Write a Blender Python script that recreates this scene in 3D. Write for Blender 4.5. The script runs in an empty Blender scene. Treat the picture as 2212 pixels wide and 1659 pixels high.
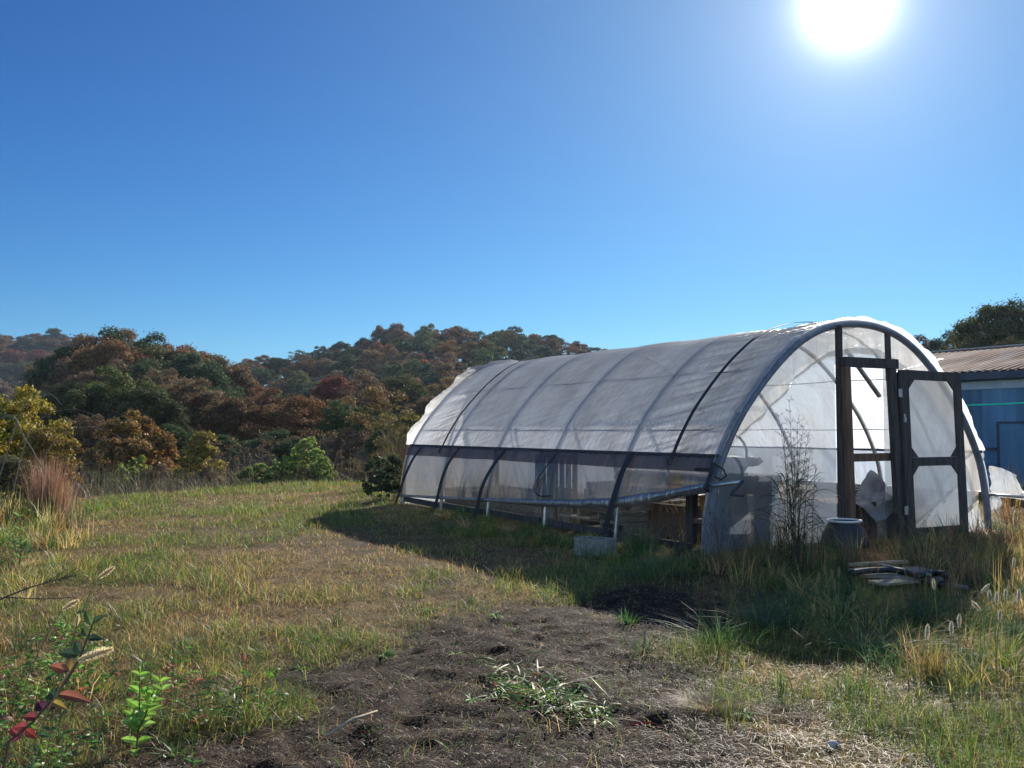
import bpy, math, random
import numpy as np
random.seed(11); RNG = np.random.default_rng(11)
R = math.radians
scene = bpy.context.scene
COL = scene.collection

# ------------------------------------------------------------------ camera model (used to read places off the photograph)
FPX = 2000.0; PITCH = math.atan(99/2000.0); EYE = 1.31
cF = np.array([0, math.cos(PITCH), math.sin(PITCH)]); cU = np.array([0, -math.sin(PITCH), math.cos(PITCH)]); cX = np.array([1., 0, 0])
CAM = np.array([0, 0, EYE])
def ray(x, y): return cF*FPX + cX*(x-1106) + cU*(829-y)
def ground(x, y, z=0.0):
    d = ray(x, y); return CAM + d*((z-EYE)/d[2])
def atdepth(x, y, dep):
    d = ray(x, y); return CAM + d*(dep/d[1])
def proj(x, y, z=0.0):
    vy = y*cF[1] + (z-EYE)*cF[2]; vz = y*cU[1] + (z-EYE)*cU[2]
    vy = np.maximum(vy, 1e-3)
    return 1106 + FPX*x/vy, 829 - FPX*vz/vy
def plane(x, y, Q, n):
    d = ray(x, y); return CAM + d*(((Q-CAM)@n)/(d@n))

# greenhouse frame: origin at the near left corner, local x along the end wall, local y along the side
GA = R(30); gu = np.array([math.cos(GA), math.sin(GA), 0]); gw = np.array([-math.sin(GA), math.cos(GA), 0])
GP = ground(1522, 1200)
def gworld(lx, ly, z=0.0): return GP + gu*lx + gw*ly + np.array([0, 0, z])
def glocal(P): r = np.asarray(P)-GP; return np.array([r@gu, r@gw, r[2]])
def endp(x, y, s=0.0): return glocal(plane(x, y, GP+gw*s, gw))
def sidep(x, y, lx=0.1): return glocal(plane(x, y, GP+gu*lx, gu))

# ------------------------------------------------------------------ noise and terrain
def _h(ix, iy, s):
    n = (ix*374761393 + iy*668265263 + s*1442695041) & 0xFFFFFFFF
    n = ((n ^ (n >> 13))*1274126177) & 0xFFFFFFFF
    return ((n ^ (n >> 16)) & 0xFFFF)/65535.0
def vnoise(x, y, s=0):
    x = np.asarray(x, float); y = np.asarray(y, float)
    ix = np.floor(x).astype(np.int64); iy = np.floor(y).astype(np.int64)
    fx = x-ix; fy = y-iy; fx = fx*fx*(3-2*fx); fy = fy*fy*(3-2*fy)
    a = _h(ix, iy, s); b = _h(ix+1, iy, s); c = _h(ix, iy+1, s); d = _h(ix+1, iy+1, s)
    return (a*(1-fx)+b*fx)*(1-fy) + (c*(1-fx)+d*fx)*fy
def fbm(x, y, s=0, o=4):
    v = 0; a = .5; t = 0
    for k in range(o):
        v = v + a*vnoise(x*2**k+17*k, y*2**k-9*k, s+k); t += a; a *= .5
    return v/t
def sstep(a, b, x):
    t = np.clip((x-a)/(b-a), 0, 1); return t*t*(3-2*t)
def inpoly(px, py, P):
    c = np.zeros(px.shape, bool); j = len(P)-1
    for i in range(len(P)):
        xi, yi = P[i]; xj, yj = P[j]
        if yi != yj:
            c ^= ((yi > py) != (yj > py)) & (px < (xj-xi)*(py-yi)/(yj-yi)+xi)
        j = i
    return c
def gpoly(pts): return [tuple(ground(a, b)[:2]) for a, b in pts]
DIRT = gpoly([(150, 2100), (310, 1659), (420, 1585), (560, 1505), (700, 1475), (760, 1432), (860, 1400), (880, 1340), (960, 1315), (1050, 1350),
              (1160, 1352), (1230, 1322), (1330, 1285), (1440, 1262), (1520, 1270), (1530, 1330), (1480, 1385), (1440, 1430), (1480, 1480), (1600, 1530), (1680, 1600), (1720, 1659), (1800, 2100)])
TRACK = gpoly([(700, 1165), (800, 1180), (900, 1230), (1010, 1270), (1120, 1300), (1230, 1340), (1180, 1360), (1040, 1330), (930, 1300), (850, 1240), (760, 1200)])
BARE = gpoly([(330, 1150), (470, 1130), (600, 1122), (680, 1150), (700, 1195), (560, 1200), (430, 1190)])
SHADEDIRT = gpoly([(1380, 1262), (1500, 1235), (1700, 1240), (1720, 1290), (1600, 1330), (1560, 1420), (1500, 1400), (1420, 1340)])
def mask(x, y, P, j=.34, s=3, f=1.6):
    dx = (fbm(x*f, y*f, s, 3)-.5)*2*j*2; dy = (fbm(x*f+50, y*f+9, s+7, 3)-.5)*2*j*2
    return inpoly(x+dx, y+dy, P)
def soft(x, y, P, r=.12, **k):
    v = 0.
    for a, b in ((0, 0), (r, 0), (-r, 0), (0, r), (0, -r)): v = v + mask(x+a, y+b, P, **k)
    return v/5
def field_edge(x, y):
    lim = 23.0 - np.maximum(0, -4.5-x)*1.32
    return y - np.maximum(lim, 11.5)
def terrain(x, y):
    x = np.asarray(x, float); y = np.asarray(y, float)
    e = field_edge(x, y)
    t = -2.0*(1-np.exp(-np.maximum(e, 0)/10))*sstep(9, 4, x)
    t = t + 20*np.exp(-((x+16)/72)**2-((y-242)/63)**2)
    t = t + 32*np.exp(-((x+235)/105)**2-((y-450)/105)**2)
    t = t + 7*sstep(180, 420, np.hypot(x, y))
    t = t + 3.5*np.exp(-((x-75)/40)**2-((y-80)/30)**2)
    t = t + (fbm(x*.05, y*.05, 5, 3)-.5)*1.6*sstep(26, 70, np.hypot(x, y))
    t = t + (fbm(x*.35, y*.35, 8, 2)-.5)*.10*sstep(3, 8, np.hypot(x, y))
    return t
def micro(x, y):
    d = soft(x, y, DIRT, .15)
    near = sstep(34, 14, np.hypot(x, y))
    m = (fbm(x*3.1, y*3.1, 21, 4)-.5)*.055 + (fbm(x*11, y*11, 31, 3)-.5)*.022
    # tyre ribs pressed into the bare soil
    gx, gy = -1.0, 4.4
    rr = np.hypot((x-gx-1.6), (y-gy)*1.0)
    rib = np.sin(rr*26 + 5*fbm(x*1.3, y*1.3, 44, 3))*.5+.5
    tr = np.exp(-((x+.7)/.75)**2-((y-4.5)/1.3)**2)
    # ridge of pushed-up soil along the edge of the shade
    a = ground(900, 1350)[:2]; b = ground(1500, 1560)[:2]
    dd = (b-a)/np.linalg.norm(b-a); s = (x-a[0])*dd[0]+(y-a[1])*dd[1]; n = (x-a[0])*-dd[1]+(y-a[1])*dd[0]
    n = n + (fbm(x*2, y*2, 51, 3)-.5)*.5
    rid = np.exp(-(n/.16)**2)*sstep(-.3, .3, s)*sstep(3.0, 2.3, s)
    rid2 = np.exp(-((n-.42)/.10)**2)*sstep(.2, .5, s)*sstep(3.2, 2.6, s)
    return (m*(.55+.6*d) + d*(np.maximum(0, fbm(x*6+2*fbm(x*2, y*2, 78, 2), y*20, 77, 3)-.50)*.06) + rib*tr*d*.028 + rid*.035  - d*.02)*near
def gz(x, y): return terrain(x, y) + micro(x, y)
def gz1(x, y): return float(gz(np.array([x]), np.array([y]))[0])

# ------------------------------------------------------------------ materials
def new_mat(name):
    m = bpy.data.materials.new(name); m.use_nodes = True
    nt = m.node_tree; nt.nodes.clear()
    out = nt.nodes.new('ShaderNodeOutputMaterial')
    return m, nt, out
def N(nt, kind, **kw):
    n = nt.nodes.new(kind)
    for k, v in kw.items():
        if k in n.inputs: n.inputs[k].default_value = v
        else: setattr(n, k, v)
    return n
def noise_col(nt, scale, c1, c2, lo=.35, hi=.65, detail=6, stretch=None, coord='Object'):
    tc = N(nt, 'ShaderNodeTexCoord'); src = tc.outputs[coord]
    if stretch:
        mp = N(nt, 'ShaderNodeMapping'); mp.inputs['Scale'].default_value = stretch
        nt.links.new(src, mp.inputs['Vector']); src = mp.outputs[0]
    no = N(nt, 'ShaderNodeTexNoise', Scale=scale, Detail=detail); nt.links.new(src, no.inputs['Vector'])
    cr = N(nt, 'ShaderNodeValToRGB'); e = cr.color_ramp.elements
    e[0].position = lo; e[1].position = hi; e[0].color = (*c1, 1); e[1].color = (*c2, 1)
    nt.links.new(no.outputs['Fac'], cr.inputs[0])
    return cr.outputs[0], no.outputs['Fac']
def simple(name, c1, c2=None, scale=8, rough=.6, metal=0, bump=.1, stretch=None, spec=.4, bscale=None):
    m, nt, out = new_mat(name)
    b = N(nt, 'ShaderNodeBsdfPrincipled'); b.inputs['Roughness'].default_value = rough; b.inputs['Metallic'].default_value = metal
    b.inputs['Specular IOR Level'].default_value = spec
    c, f = noise_col(nt, scale, c1, c2 or tuple(v*.7 for v in c1), stretch=stretch)
    nt.links.new(c, b.inputs['Base Color'])
    if bump:
        bp = N(nt, 'ShaderNodeBump', Strength=bump, Distance=.01); nt.links.new(f, bp.inputs['Height']); nt.links.new(bp.outputs[0], b.inputs['Normal'])
    nt.links.new(b.outputs[0], out.inputs[0])
    return m
def leafy(name, trans=.45, attr=True, gloss=.03, rough=.5):
    """leaves and blades: colour from the vertex colour or from the object colour, varied leaf by leaf"""
    m, nt, out = new_mat(name)
    if attr:
        a = N(nt, 'ShaderNodeAttribute', attribute_name='Col'); col = a.outputs['Color']
    else:
        oi = N(nt, 'ShaderNodeObjectInfo'); ge = N(nt, 'ShaderNodeNewGeometry')
        hs = N(nt, 'ShaderNodeHueSaturation')
        mr = N(nt, 'ShaderNodeMapRange'); mr.inputs['To Min'].default_value = .4; mr.inputs['To Max'].default_value = 1.75
        nt.links.new(ge.outputs['Random Per Island'], mr.inputs['Value']); nt.links.new(mr.outputs[0], hs.inputs['Value'])
        tc = N(nt, 'ShaderNodeTexCoord'); no = N(nt, 'ShaderNodeTexNoise', Scale=5.0, Detail=3)
        nt.links.new(tc.outputs['Object'], no.inputs['Vector'])
        m2 = N(nt, 'ShaderNodeMapRange'); m2.inputs['From Min'].default_value = .3; m2.inputs['From Max'].default_value = .7
        m2.inputs['To Min'].default_value = .475; m2.inputs['To Max'].default_value = .53
        nt.links.new(no.outputs['Fac'], m2.inputs['Value']); nt.links.new(m2.outputs[0], hs.inputs['Hue'])
        nt.links.new(oi.outputs['Color'], hs.inputs['Color']); col = hs.outputs[0]
    d = N(nt, 'ShaderNodeBsdfDiffuse'); t = N(nt, 'ShaderNodeBsdfTranslucent'); g = N(nt, 'ShaderNodeBsdfGlossy', Roughness=rough)
    g.inputs['Color'].default_value = (1, 1, 1, 1)
    nt.links.new(col, d.inputs[0]); nt.links.new(col, t.inputs[0])
    a1 = N(nt, 'ShaderNodeMixShader', Fac=trans); nt.links.new(d.outputs[0], a1.inputs[1]); nt.links.new(t.outputs[0], a1.inputs[2])
    a2 = N(nt, 'ShaderNodeMixShader', Fac=gloss); nt.links.new(a1.outputs[0], a2.inputs[1]); nt.links.new(g.outputs[0], a2.inputs[2])
    nt.links.new(a2.outputs[0], out.inputs[0])
    return m
def film(name, transp=.2, tint=(.86, .89, .92), dirt=(.42, .38, .33), dscale=2.2, amount=.5, stretch=(1, 1, 1), lo=.42, hi=.75, wr=.25, dif=.14, sheen=.35):
    """dusty polythene: part clear, mostly diffusing, a little sheen, with grime"""
    m, nt, out = new_mat(name)
    c, f = noise_col(nt, dscale, tint, dirt, lo, hi, 9, stretch)
    c2, f2 = noise_col(nt, dscale*7, (1, 1, 1), (.8, .79, .77), .5, .72, 6, stretch)
    mx = N(nt, 'ShaderNodeMix', data_type='RGBA', blend_type='MULTIPLY'); mx.inputs[0].default_value = amount
    nt.links.new(c, mx.inputs[6]); nt.links.new(c2, mx.inputs[7])
    tr = N(nt, 'ShaderNodeBsdfTranslucent'); nt.links.new(mx.outputs[2], tr.inputs[0])
    df = N(nt, 'ShaderNodeBsdfDiffuse'); nt.links.new(mx.outputs[2], df.inputs[0])
    a = N(nt, 'ShaderNodeMixShader', Fac=dif); nt.links.new(tr.outputs[0], a.inputs[1]); nt.links.new(df.outputs[0], a.inputs[2])
    tp = N(nt, 'ShaderNodeBsdfTransparent'); tp.inputs[0].default_value = (.97, .97, .97, 1)
    b = N(nt, 'ShaderNodeMixShader', Fac=transp); nt.links.new(a.outputs[0], b.inputs[1]); nt.links.new(tp.outputs[0], b.inputs[2])
    bp = N(nt, 'ShaderNodeBump', Strength=wr, Distance=.02); 
    tcw = N(nt, 'ShaderNodeTexCoord'); mpw = N(nt, 'ShaderNodeMapping'); mpw.inputs['Scale'].default_value = (1.2, 5, 1.2); mpw.inputs['Rotation'].default_value = (.35, .2, .5)
    nw = N(nt, 'ShaderNodeTexNoise', Scale=2.6, Detail=5, Distortion=.8); nt.links.new(tcw.outputs['Object'], mpw.inputs['Vector']); nt.links.new(mpw.outputs[0], nw.inputs['Vector'])
    nt.links.new(f2, bp.inputs['Height'])
    b2 = N(nt, 'ShaderNodeBump', Strength=wr, Distance=.12); nt.links.new(nw.outputs['Fac'], b2.inputs['Height']); nt.links.new(b2.outputs[0], bp.inputs['Normal'])
    nt.links.new(bp.outputs[0], tr.inputs['Normal']); nt.links.new(bp.outputs[0], df.inputs['Normal'])
    gl = N(nt, 'ShaderNodeBsdfGlossy', Roughness=.34); nt.links.new(bp.outputs[0], gl.inputs['Normal'])
    lw = N(nt, 'ShaderNodeLayerWeight', Blend=.25); ml = N(nt, 'ShaderNodeMath', operation='MULTIPLY'); ml.inputs[1].default_value = sheen; nt.links.new(lw.outputs['Fresnel'], ml.inputs[0])
    cc = N(nt, 'ShaderNodeMixShader'); nt.links.new(ml.outputs[0], cc.inputs[0]); nt.links.new(b.outputs[0], cc.inputs[1]); nt.links.new(gl.outputs[0], cc.inputs[2])
    nt.links.new(cc.outputs[0], out.inputs[0])
    return m

M = {}
M['blade'] = leafy('blade', .5, gloss=.035)
M['leaf'] = leafy('leaf', .4, attr=False, gloss=.02)
M['bark'] = simple('bark', (.10, .08, .065), (.05, .04, .035), 6, .9)
M['twig'] = simple('twig', (.17, .14, .12), (.09, .075, .065), 6, .9)
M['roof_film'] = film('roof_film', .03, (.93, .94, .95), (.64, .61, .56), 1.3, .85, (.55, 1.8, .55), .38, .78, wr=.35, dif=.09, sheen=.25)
M['sun_toned_film'] = film('sun_toned_film', .16, (.66, .72, .80), (.54, .55, .56), 1.3, .7, (.55, 1.8, .55), .38, .78, wr=.35, dif=.06, sheen=.25)
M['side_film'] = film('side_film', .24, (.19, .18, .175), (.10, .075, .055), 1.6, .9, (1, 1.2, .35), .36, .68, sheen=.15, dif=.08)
M['end_film'] = film('end_film', .38, (.49, .57, .68), (.43, .46, .47), 1.1, .5, (1, 1, .35))
M['flap_film'] = film('flap_film', .26, (.68, .63, .54), (.48, .41, .32), 1.6, .7, (3, 1, .25))
M['door_film'] = film('door_film', .16, (.62, .66, .70), (.52, .50, .46), 1.3, .6, (1, 1, .4))
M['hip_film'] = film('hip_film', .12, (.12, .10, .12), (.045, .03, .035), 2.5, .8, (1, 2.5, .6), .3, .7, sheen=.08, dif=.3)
M['loose_film'] = film('loose_film', .5, (.56, .60, .65), (.5, .5, .48), 2, .5, wr=.6)
M['steel'] = simple('galvanised_steel', (.42, .44, .47), (.30, .31, .33), 14, .42, .85, .05)
M['wrapped_hoop'] = simple('wrapped_hoop', (.13, .155, .21), (.08, .10, .14), 9, .45, .2, .1)
M['webbing'] = simple('webbing', (.022, .023, .03), (.012, .013, .018), 60, .75)
M['batten'] = simple('batten_channel', (.05, .045, .05), (.03, .03, .035), 20, .6)
M['wood_dark'] = simple('weathered_dark_wood', (.062, .056, .056), (.026, .024, .026), 5, .85, 0, .4, (6, 6, .6))
M['wood_brown'] = simple('brown_wood', (.16, .09, .06), (.08, .045, .032), 5, .8, 0, .4, (6, 6, .6))
M['wood_grey'] = simple('grey_wood', (.30, .26, .22), (.17, .145, .12), 4, .85, 0, .4, (1, 8, 8))
M['wood_pale'] = simple('pale_wood', (.36, .285, .20), (.25, .19, .125), 4, .8, 0, .3, (1, 8, 8))
M['ply'] = simple('plywood', (.20, .165, .13), (.08, .062, .05), 1.6, .85, 0, .2, (1.2, 1, 4))
M['concrete'] = simple('concrete', (.19, .19, .18), (.12, .12, .115), 22, .95, 0, .6)
M['black_plastic'] = simple('black_plastic', (.020, .021, .024), (.012, .012, .014), 5, .45)
M['pale_plastic'] = simple('pale_plastic', (.62, .62, .60), (.5, .5, .48), 8, .5)
M['scrap_metal'] = simple('scrap_metal', (.16, .165, .18), (.10, .09, .09), 5, .6, .3, .2)
M['teal'] = simple('teal_cord', (.03, .80, .52), (.03, .65, .42), 9, .6, 0, 0)
M['brick_orange'] = simple('amber_plastic', (.45, .24, .08), (.32, .15, .05), 5, .5)
M['ink'] = simple('faint_print', (.55, .56, .58), (.48, .49, .52), 30, .8, 0, 0)
M['pebble'] = simple('pebble', (.42, .40, .37), (.25, .24, .22), 30, .9)

# ground: soil where it is bare, thatch under the grass
def ground_mat():
    m, nt, out = new_mat('ground'); L = nt.links
    b = N(nt, 'ShaderNodeBsdfPrincipled'); b.inputs['Roughness'].default_value = .95; b.inputs['Specular IOR Level'].default_value = .15
    s, sf = noise_col(nt, 9, (.013, .009, .006), (.052, .033, .021), .3, .72, 12, coord='Object')
    g, gf = noise_col(nt, 3.0, (.075, .062, .024), (.21, .140, .060), .3, .7, 12, coord='Object')
    w, wf = noise_col(nt, .35, (.05, .06, .022), (.12, .09, .045), .3, .7, 10, coord='Object')
    at = N(nt, 'ShaderNodeAttribute', attribute_name='bare'); af = N(nt, 'ShaderNodeAttribute', attribute_name='far')
    m1 = N(nt, 'ShaderNodeMix', data_type='RGBA'); L.new(at.outputs['Fac'], m1.inputs[0]); L.new(g, m1.inputs[6]); L.new(s, m1.inputs[7])
    m2 = N(nt, 'ShaderNodeMix', data_type='RGBA'); L.new(af.outputs['Fac'], m2.inputs[0]); L.new(m1.outputs[2], m2.inputs[6]); L.new(w, m2.inputs[7])
    L.new(m2.outputs[2], b.inputs['Base Color'])
    tc = N(nt, 'ShaderNodeTexCoord'); n1 = N(nt, 'ShaderNodeTexNoise', Scale=55.0, Detail=8, Roughness=.7); L.new(tc.outputs['Object'], n1.inputs['Vector'])
    bp = N(nt, 'ShaderNodeBump', Strength=.9, Distance=.025); L.new(n1.outputs['Fac'], bp.inputs['Height']); L.new(bp.outputs[0], b.inputs['Normal'])
    L.new(b.outputs[0], out.inputs[0]); return m
M['ground'] = ground_mat()

# ------------------------------------------------------------------ mesh helpers
def tag(o, label=None, cat=None, group=None, kind=None):
    if label: o['label'] = label
    if cat: o['category'] = cat
    if group: o['group'] = group
    if kind: o['kind'] = kind
    return o
def empty(name, label, cat, loc=(0, 0, 0), rz=0, group=None):
    o = bpy.data.objects.new(name, None); COL.objects.link(o); o.location = loc; o.rotation_euler = (0, 0, rz)
    o.empty_display_size = .2
    return tag(o, label, cat, group)
def link(name, me, parent=None):
    o = bpy.data.objects.new(name, me); COL.objects.link(o)
    if parent: o.parent = parent
    return o
class MB:
    def __init__(s): s.v = []; s.f = []; s.c = []
    def add(s, vs, fs, col=None):
        k = len(s.v); s.v += [tuple(map(float, v)) for v in vs]; s.f += [tuple(i+k for i in f) for f in fs]
        if col is not None: s.c += [tuple(col)]*len(vs)
    def box(s, a, b, bev=0):
        x0, y0, z0 = a; x1, y1, z1 = b
        s.add([(x0, y0, z0), (x1, y0, z0), (x1, y1, z0), (x0, y1, z0), (x0, y0, z1), (x1, y0, z1), (x1, y1, z1), (x0, y1, z1)],
              [(0, 3, 2, 1), (4, 5, 6, 7), (0, 1, 5, 4), (1, 2, 6, 5), (2, 3, 7, 6), (3, 0, 4, 7)])
    def bar(s, p, q, w, h, up=(0, 0, 1)):
        """a squared timber from p to q, w across, h along up"""
        p = np.array(p, float); q = np.array(q, float); d = q-p; d /= np.linalg.norm(d)
        up = np.array(up, float); sd = np.cross(d, up); sd /= np.linalg.norm(sd); u2 = np.cross(sd, d)
        vs = []
        for e in (p, q):
            for a, b in ((-1, -1), (1, -1), (1, 1), (-1, 1)): vs.append(e + sd*a*w/2 + u2*b*h/2)
        s.add(vs, [(0, 1, 2, 3), (7, 6, 5, 4), (0, 4, 5, 1), (1, 5, 6, 2), (2, 6, 7, 3), (3, 7, 4, 0)])
    def tube(s, pts, r, n=8, col=None, cap=True):
        pts = [np.array(p, float) for p in pts]; m = len(pts)
        rr = r if hasattr(r, '__len__') else [r]*m
        ref = None; vs = []
        for i, p in enumerate(pts):
            d = pts[min(i+1, m-1)]-pts[max(i-1, 0)]; d = d/(np.linalg.norm(d)+1e-9)
            if ref is None: ref = np.array([0, 0, 1.]) if abs(d[2]) < .9 else np.array([1., 0, 0])
            a = np.cross(d, ref); a /= np.linalg.norm(a)+1e-9; b = np.cross(a, d); ref = b
            for k in range(n):
                t = 2*math.pi*k/n; vs.append(p + (a*math.cos(t)+b*math.sin(t))*rr[i])
        fs = [(i*n+k, i*n+(k+1) % n, (i+1)*n+(k+1) % n, (i+1)*n+k) for i in range(m-1) for k in range(n)]
        if cap: fs += [tuple(range(n-1, -1, -1)), tuple(range((m-1)*n, m*n))]
        s.add(vs, fs, col)
    def lathe(s, prof, c=(0, 0, 0), n=28, close=False):
        vs = [(c[0]+r*math.cos(2*math.pi*k/n), c[1]+r*math.sin(2*math.pi*k/n), c[2]+z) for r, z in prof for k in range(n)]
        m = len(prof)
        fs = [(i*n+k, i*n+(k+1) % n, (i+1)*n+(k+1) % n, (i+1)*n+k) for i in range(m-1) for k in range(n)]
        if close: fs += [tuple(range(n-1, -1, -1))]
        s.add(vs, fs)
    def ribbon(s, pts, sides, w, col=None):
        """flat strip: points and half-width directions"""
        vs = []
        for i, (p, d) in enumerate(zip(pts, sides)):
            ww = w[i] if hasattr(w, '__len__') else w
            p = np.array(p, float); d = np.array(d, float)
            vs += [p-d*ww/2, p+d*ww/2]
        s.add(vs, [(2*i, 2*i+1, 2*i+3, 2*i+2) for i in range(len(pts)-1)], col)
    def grid(s, fn, nu, nv):
        vs = [fn(i/nu, j/nv) for i in range(nu+1) for j in range(nv+1)]
        s.add(vs, [(i*(nv+1)+j, (i+1)*(nv+1)+j, (i+1)*(nv+1)+j+1, i*(nv+1)+j+1) for i in range(nu) for j in range(nv)])
    def build(s, name, mat, parent=None, smooth=False, solid=0, bevel=0):
        me = bpy.data.meshes.new(name); me.from_pydata(s.v, [], s.f); me.update()
        if s.c and len(s.c) == len(s.v):
            a = me.color_attributes.new('Col', 'FLOAT_COLOR', 'POINT')
            a.data.foreach_set('color', np.concatenate([np.array(s.c, np.float32), np.ones((len(s.c), 1), np.float32)], 1).ravel())
        me.materials.append(mat)
        if smooth: me.polygons.foreach_set('use_smooth', [True]*len(me.polygons))
        o = link(name, me, parent)
        if solid:
            md = o.modifiers.new('thickness', 'SOLIDIFY'); md.thickness = solid; md.offset = 0
        if bevel:
            md = o.modifiers.new('bevel', 'BEVEL'); md.width = bevel; md.segments = 1; md.limit_method = 'ANGLE'
        return o
def np_mesh(name, V, T, C=None, mat=None, parent=None):
    """one mesh from arrays of vertices and triangles (or quads), with a colour per vertex"""
    V = np.ascontiguousarray(V, np.float32); T = np.ascontiguousarray(T, np.int32); k = T.shape[1]
    me = bpy.data.meshes.new(name)
    me.vertices.add(len(V)); me.vertices.foreach_set('co', V.ravel())
    me.loops.add(T.size); me.loops.foreach_set('vertex_index', T.ravel())
    me.polygons.add(len(T)); me.polygons.foreach_set('loop_start', np.arange(0, T.size, k, dtype=np.int32))
    me.update(calc_edges=True)
    if C is not None:
        a = me.color_attributes.new('Col', 'FLOAT_COLOR', 'POINT')
        a.data.foreach_set('color', np.concatenate([np.asarray(C, np.float32), np.ones((len(V), 1), np.float32)], 1).ravel())
    me.materials.append(mat)
    return link(name, me, parent)
def copy_tree(o, parent=None):
    c = o.copy(); COL.objects.link(c)
    if parent: c.parent = parent
    for ch in list(o.children): copy_tree(ch, c)
    return c

# grass blades as curved tapering strips; everything vectorised
def blades(base, h, ang, bend, width, col, seg=2, face=None, droop=.35):
    n = len(base); ts = np.linspace(0, 1, seg+1)
    dx = np.cos(ang); dy = np.sin(ang)
    fa = ang + np.pi/2 + RNG.normal(0, .7, n) if face is None else face
    sx = np.cos(fa); sy = np.sin(fa)
    V = np.zeros((n, 2*seg+1, 3), np.float32)
    for i, t in enumerate(ts):
        off = h*bend*t**1.7; up = h*(t - droop*bend*t*t)
        cx = base[:, 0]+dx*off; cy = base[:, 1]+dy*off; cz = base[:, 2]+up
        w = width*(1-t**1.6)*.5
        if i < seg:
            V[:, 2*i, 0] = cx-sx*w; V[:, 2*i, 1] = cy-sy*w; V[:, 2*i, 2] = cz
            V[:, 2*i+1, 0] = cx+sx*w; V[:, 2*i+1, 1] = cy+sy*w; V[:, 2*i+1, 2] = cz
        else:
            V[:, 2*seg, 0] = cx; V[:, 2*seg, 1] = cy; V[:, 2*seg, 2] = cz
    t = []
    for i in range(seg-1):
        a = 2*i; t += [(a, a+1, a+3), (a, a+3, a+2)]
    t.append((2*seg-2, 2*seg-1, 2*seg))
    t = np.array(t); T = (np.arange(n)[:, None, None]*(2*seg+1) + t[None]).reshape(-1, 3)
    C = np.repeat(col[:, None, :], 2*seg+1, 1).reshape(-1, 3)
    return V.reshape(-1, 3), T, C
def merge(parts):
    V = []; T = []; C = []; k = 0
    for v, t, c in parts:
        V.append(v); T.append(t+k); C.append(c); k += len(v)
    return np.concatenate(V), np.concatenate(T), np.concatenate(C)
def pick(n, cols, p, jit=.25):
    cols = np.array(cols); p = np.array(p, float); p /= p.sum()
    c = cols[RNG.choice(len(cols), n, p=p)]
    return c*(1+RNG.normal(0, jit, (n, 1))).clip(.4, 1.8)*(1+RNG.normal(0, .08, (n, 3))).clip(.7, 1.3)

# ------------------------------------------------------------------ ground: one sheet to the horizon
def axis(fine0, fine1, step, far0, far1, grow=1.13):
    a = list(np.arange(fine0, fine1+1e-6, step)); s = step; x = fine1
    while x < far1: s *= grow; x += s; a.append(min(x, far1))
    s = step; x = fine0; b = []
    while x > far0: s *= grow; x -= s; b.append(max(x, far0))
    return np.array(b[::-1]+a)
xs = axis(-3.2, 5.2, .03, -680, 680, 1.10); ys = axis(2.9, 9.0, .03, -80, 790, 1.075)
GX, GY = np.meshgrid(xs, ys)
gxf, gyf = GX.ravel(), GY.ravel()
GZ = gz(gxf, gyf)
nx, ny = len(xs), len(ys)
ii = (np.arange(ny-1)[:, None]*nx + np.arange(nx-1)[None]).ravel()
quads = np.stack([ii, ii+1, ii+nx+1, ii+nx], 1)
gr = np_mesh('ground', np.stack([gxf, gyf, GZ], 1), quads, None, M['ground'])
bare = np.clip(soft(gxf, gyf, DIRT, .12) + .75*soft(gxf, gyf, TRACK, .15, j=.35) + .8*soft(gxf, gyf, SHADEDIRT, .15) + .45*soft(gxf, gyf, BARE, .3, j=.6), 0, 1)
for nm, val in (('bare', bare), ('far', sstep(18, 40, np.hypot(gxf, gyf)))):
    a = gr.data.attributes.new(nm, 'FLOAT', 'POINT'); a.data.foreach_set('value', np.asarray(val, np.float32))
gr.data.polygons.foreach_set('use_smooth', [True]*len(gr.data.polygons))
tag(gr, 'uneven field of grass and dark bare soil running back to wooded hills', 'ground', kind='structure')
# ------------------------------------------------------------------ the hoop greenhouse
W = 4.9; XC = 2.45; LEN = 8.0
HOOP_Y = [0, 1.6, 3.2, 4.8, 6.4, 8.0]
_hp = [(2.45, -.12), (2.45, 0), (2.42, .4), (2.325, .85), (2.15, 1.20), (1.935, 1.52), (1.66, 1.82), (1.39, 2.08), (1.04, 2.345), (.69, 2.51), (.35, 2.59), (0, 2.615)]
def _dense(pts, n=400):
    P = np.array(pts + [(-a, b) for a, b in pts[-2::-1]], float)
    d = np.r_[0, np.cumsum(np.hypot(*np.diff(P, axis=0).T))]
    t = np.linspace(0, d[-1], n); q = np.stack([np.interp(t, d, P[:, 0]), np.interp(t, d, P[:, 1])], 1)
    for _ in range(60):
        q[1:-1] = q[1:-1]*.5 + (q[:-2]+q[2:])*.25
    d = np.r_[0, np.cumsum(np.hypot(*np.diff(q, axis=0).T))]
    return q, d
_AQ, _AD = _dense(_hp); ARC = _AD[-1]
def arc(s):
    """point, outward normal of the hoop at arc length s from the left foot"""
    x = np.interp(s, _AD, _AQ[:, 0]); z = np.interp(s, _AD, _AQ[:, 1])
    x2 = np.interp(s+.02, _AD, _AQ[:, 0]); z2 = np.interp(s+.02, _AD, _AQ[:, 1]); x1 = np.interp(s-.02, _AD, _AQ[:, 0]); z1 = np.interp(s-.02, _AD, _AQ[:, 1])
    tx, tz = x2-x1, z2-z1; l = math.hypot(tx, tz)+1e-9
    return XC-x, z, -tz/l, -(tx)/l     # x runs left to right
def arcw(s, off=0):
    x, z, nx_, nz_ = arc(s); return x+nx_*off, z+nz_*off
_half = len(_AQ)//2
def xleft(z): return XC - float(np.interp(z, _AQ[:_half, 1], _AQ[:_half, 0]))
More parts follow.
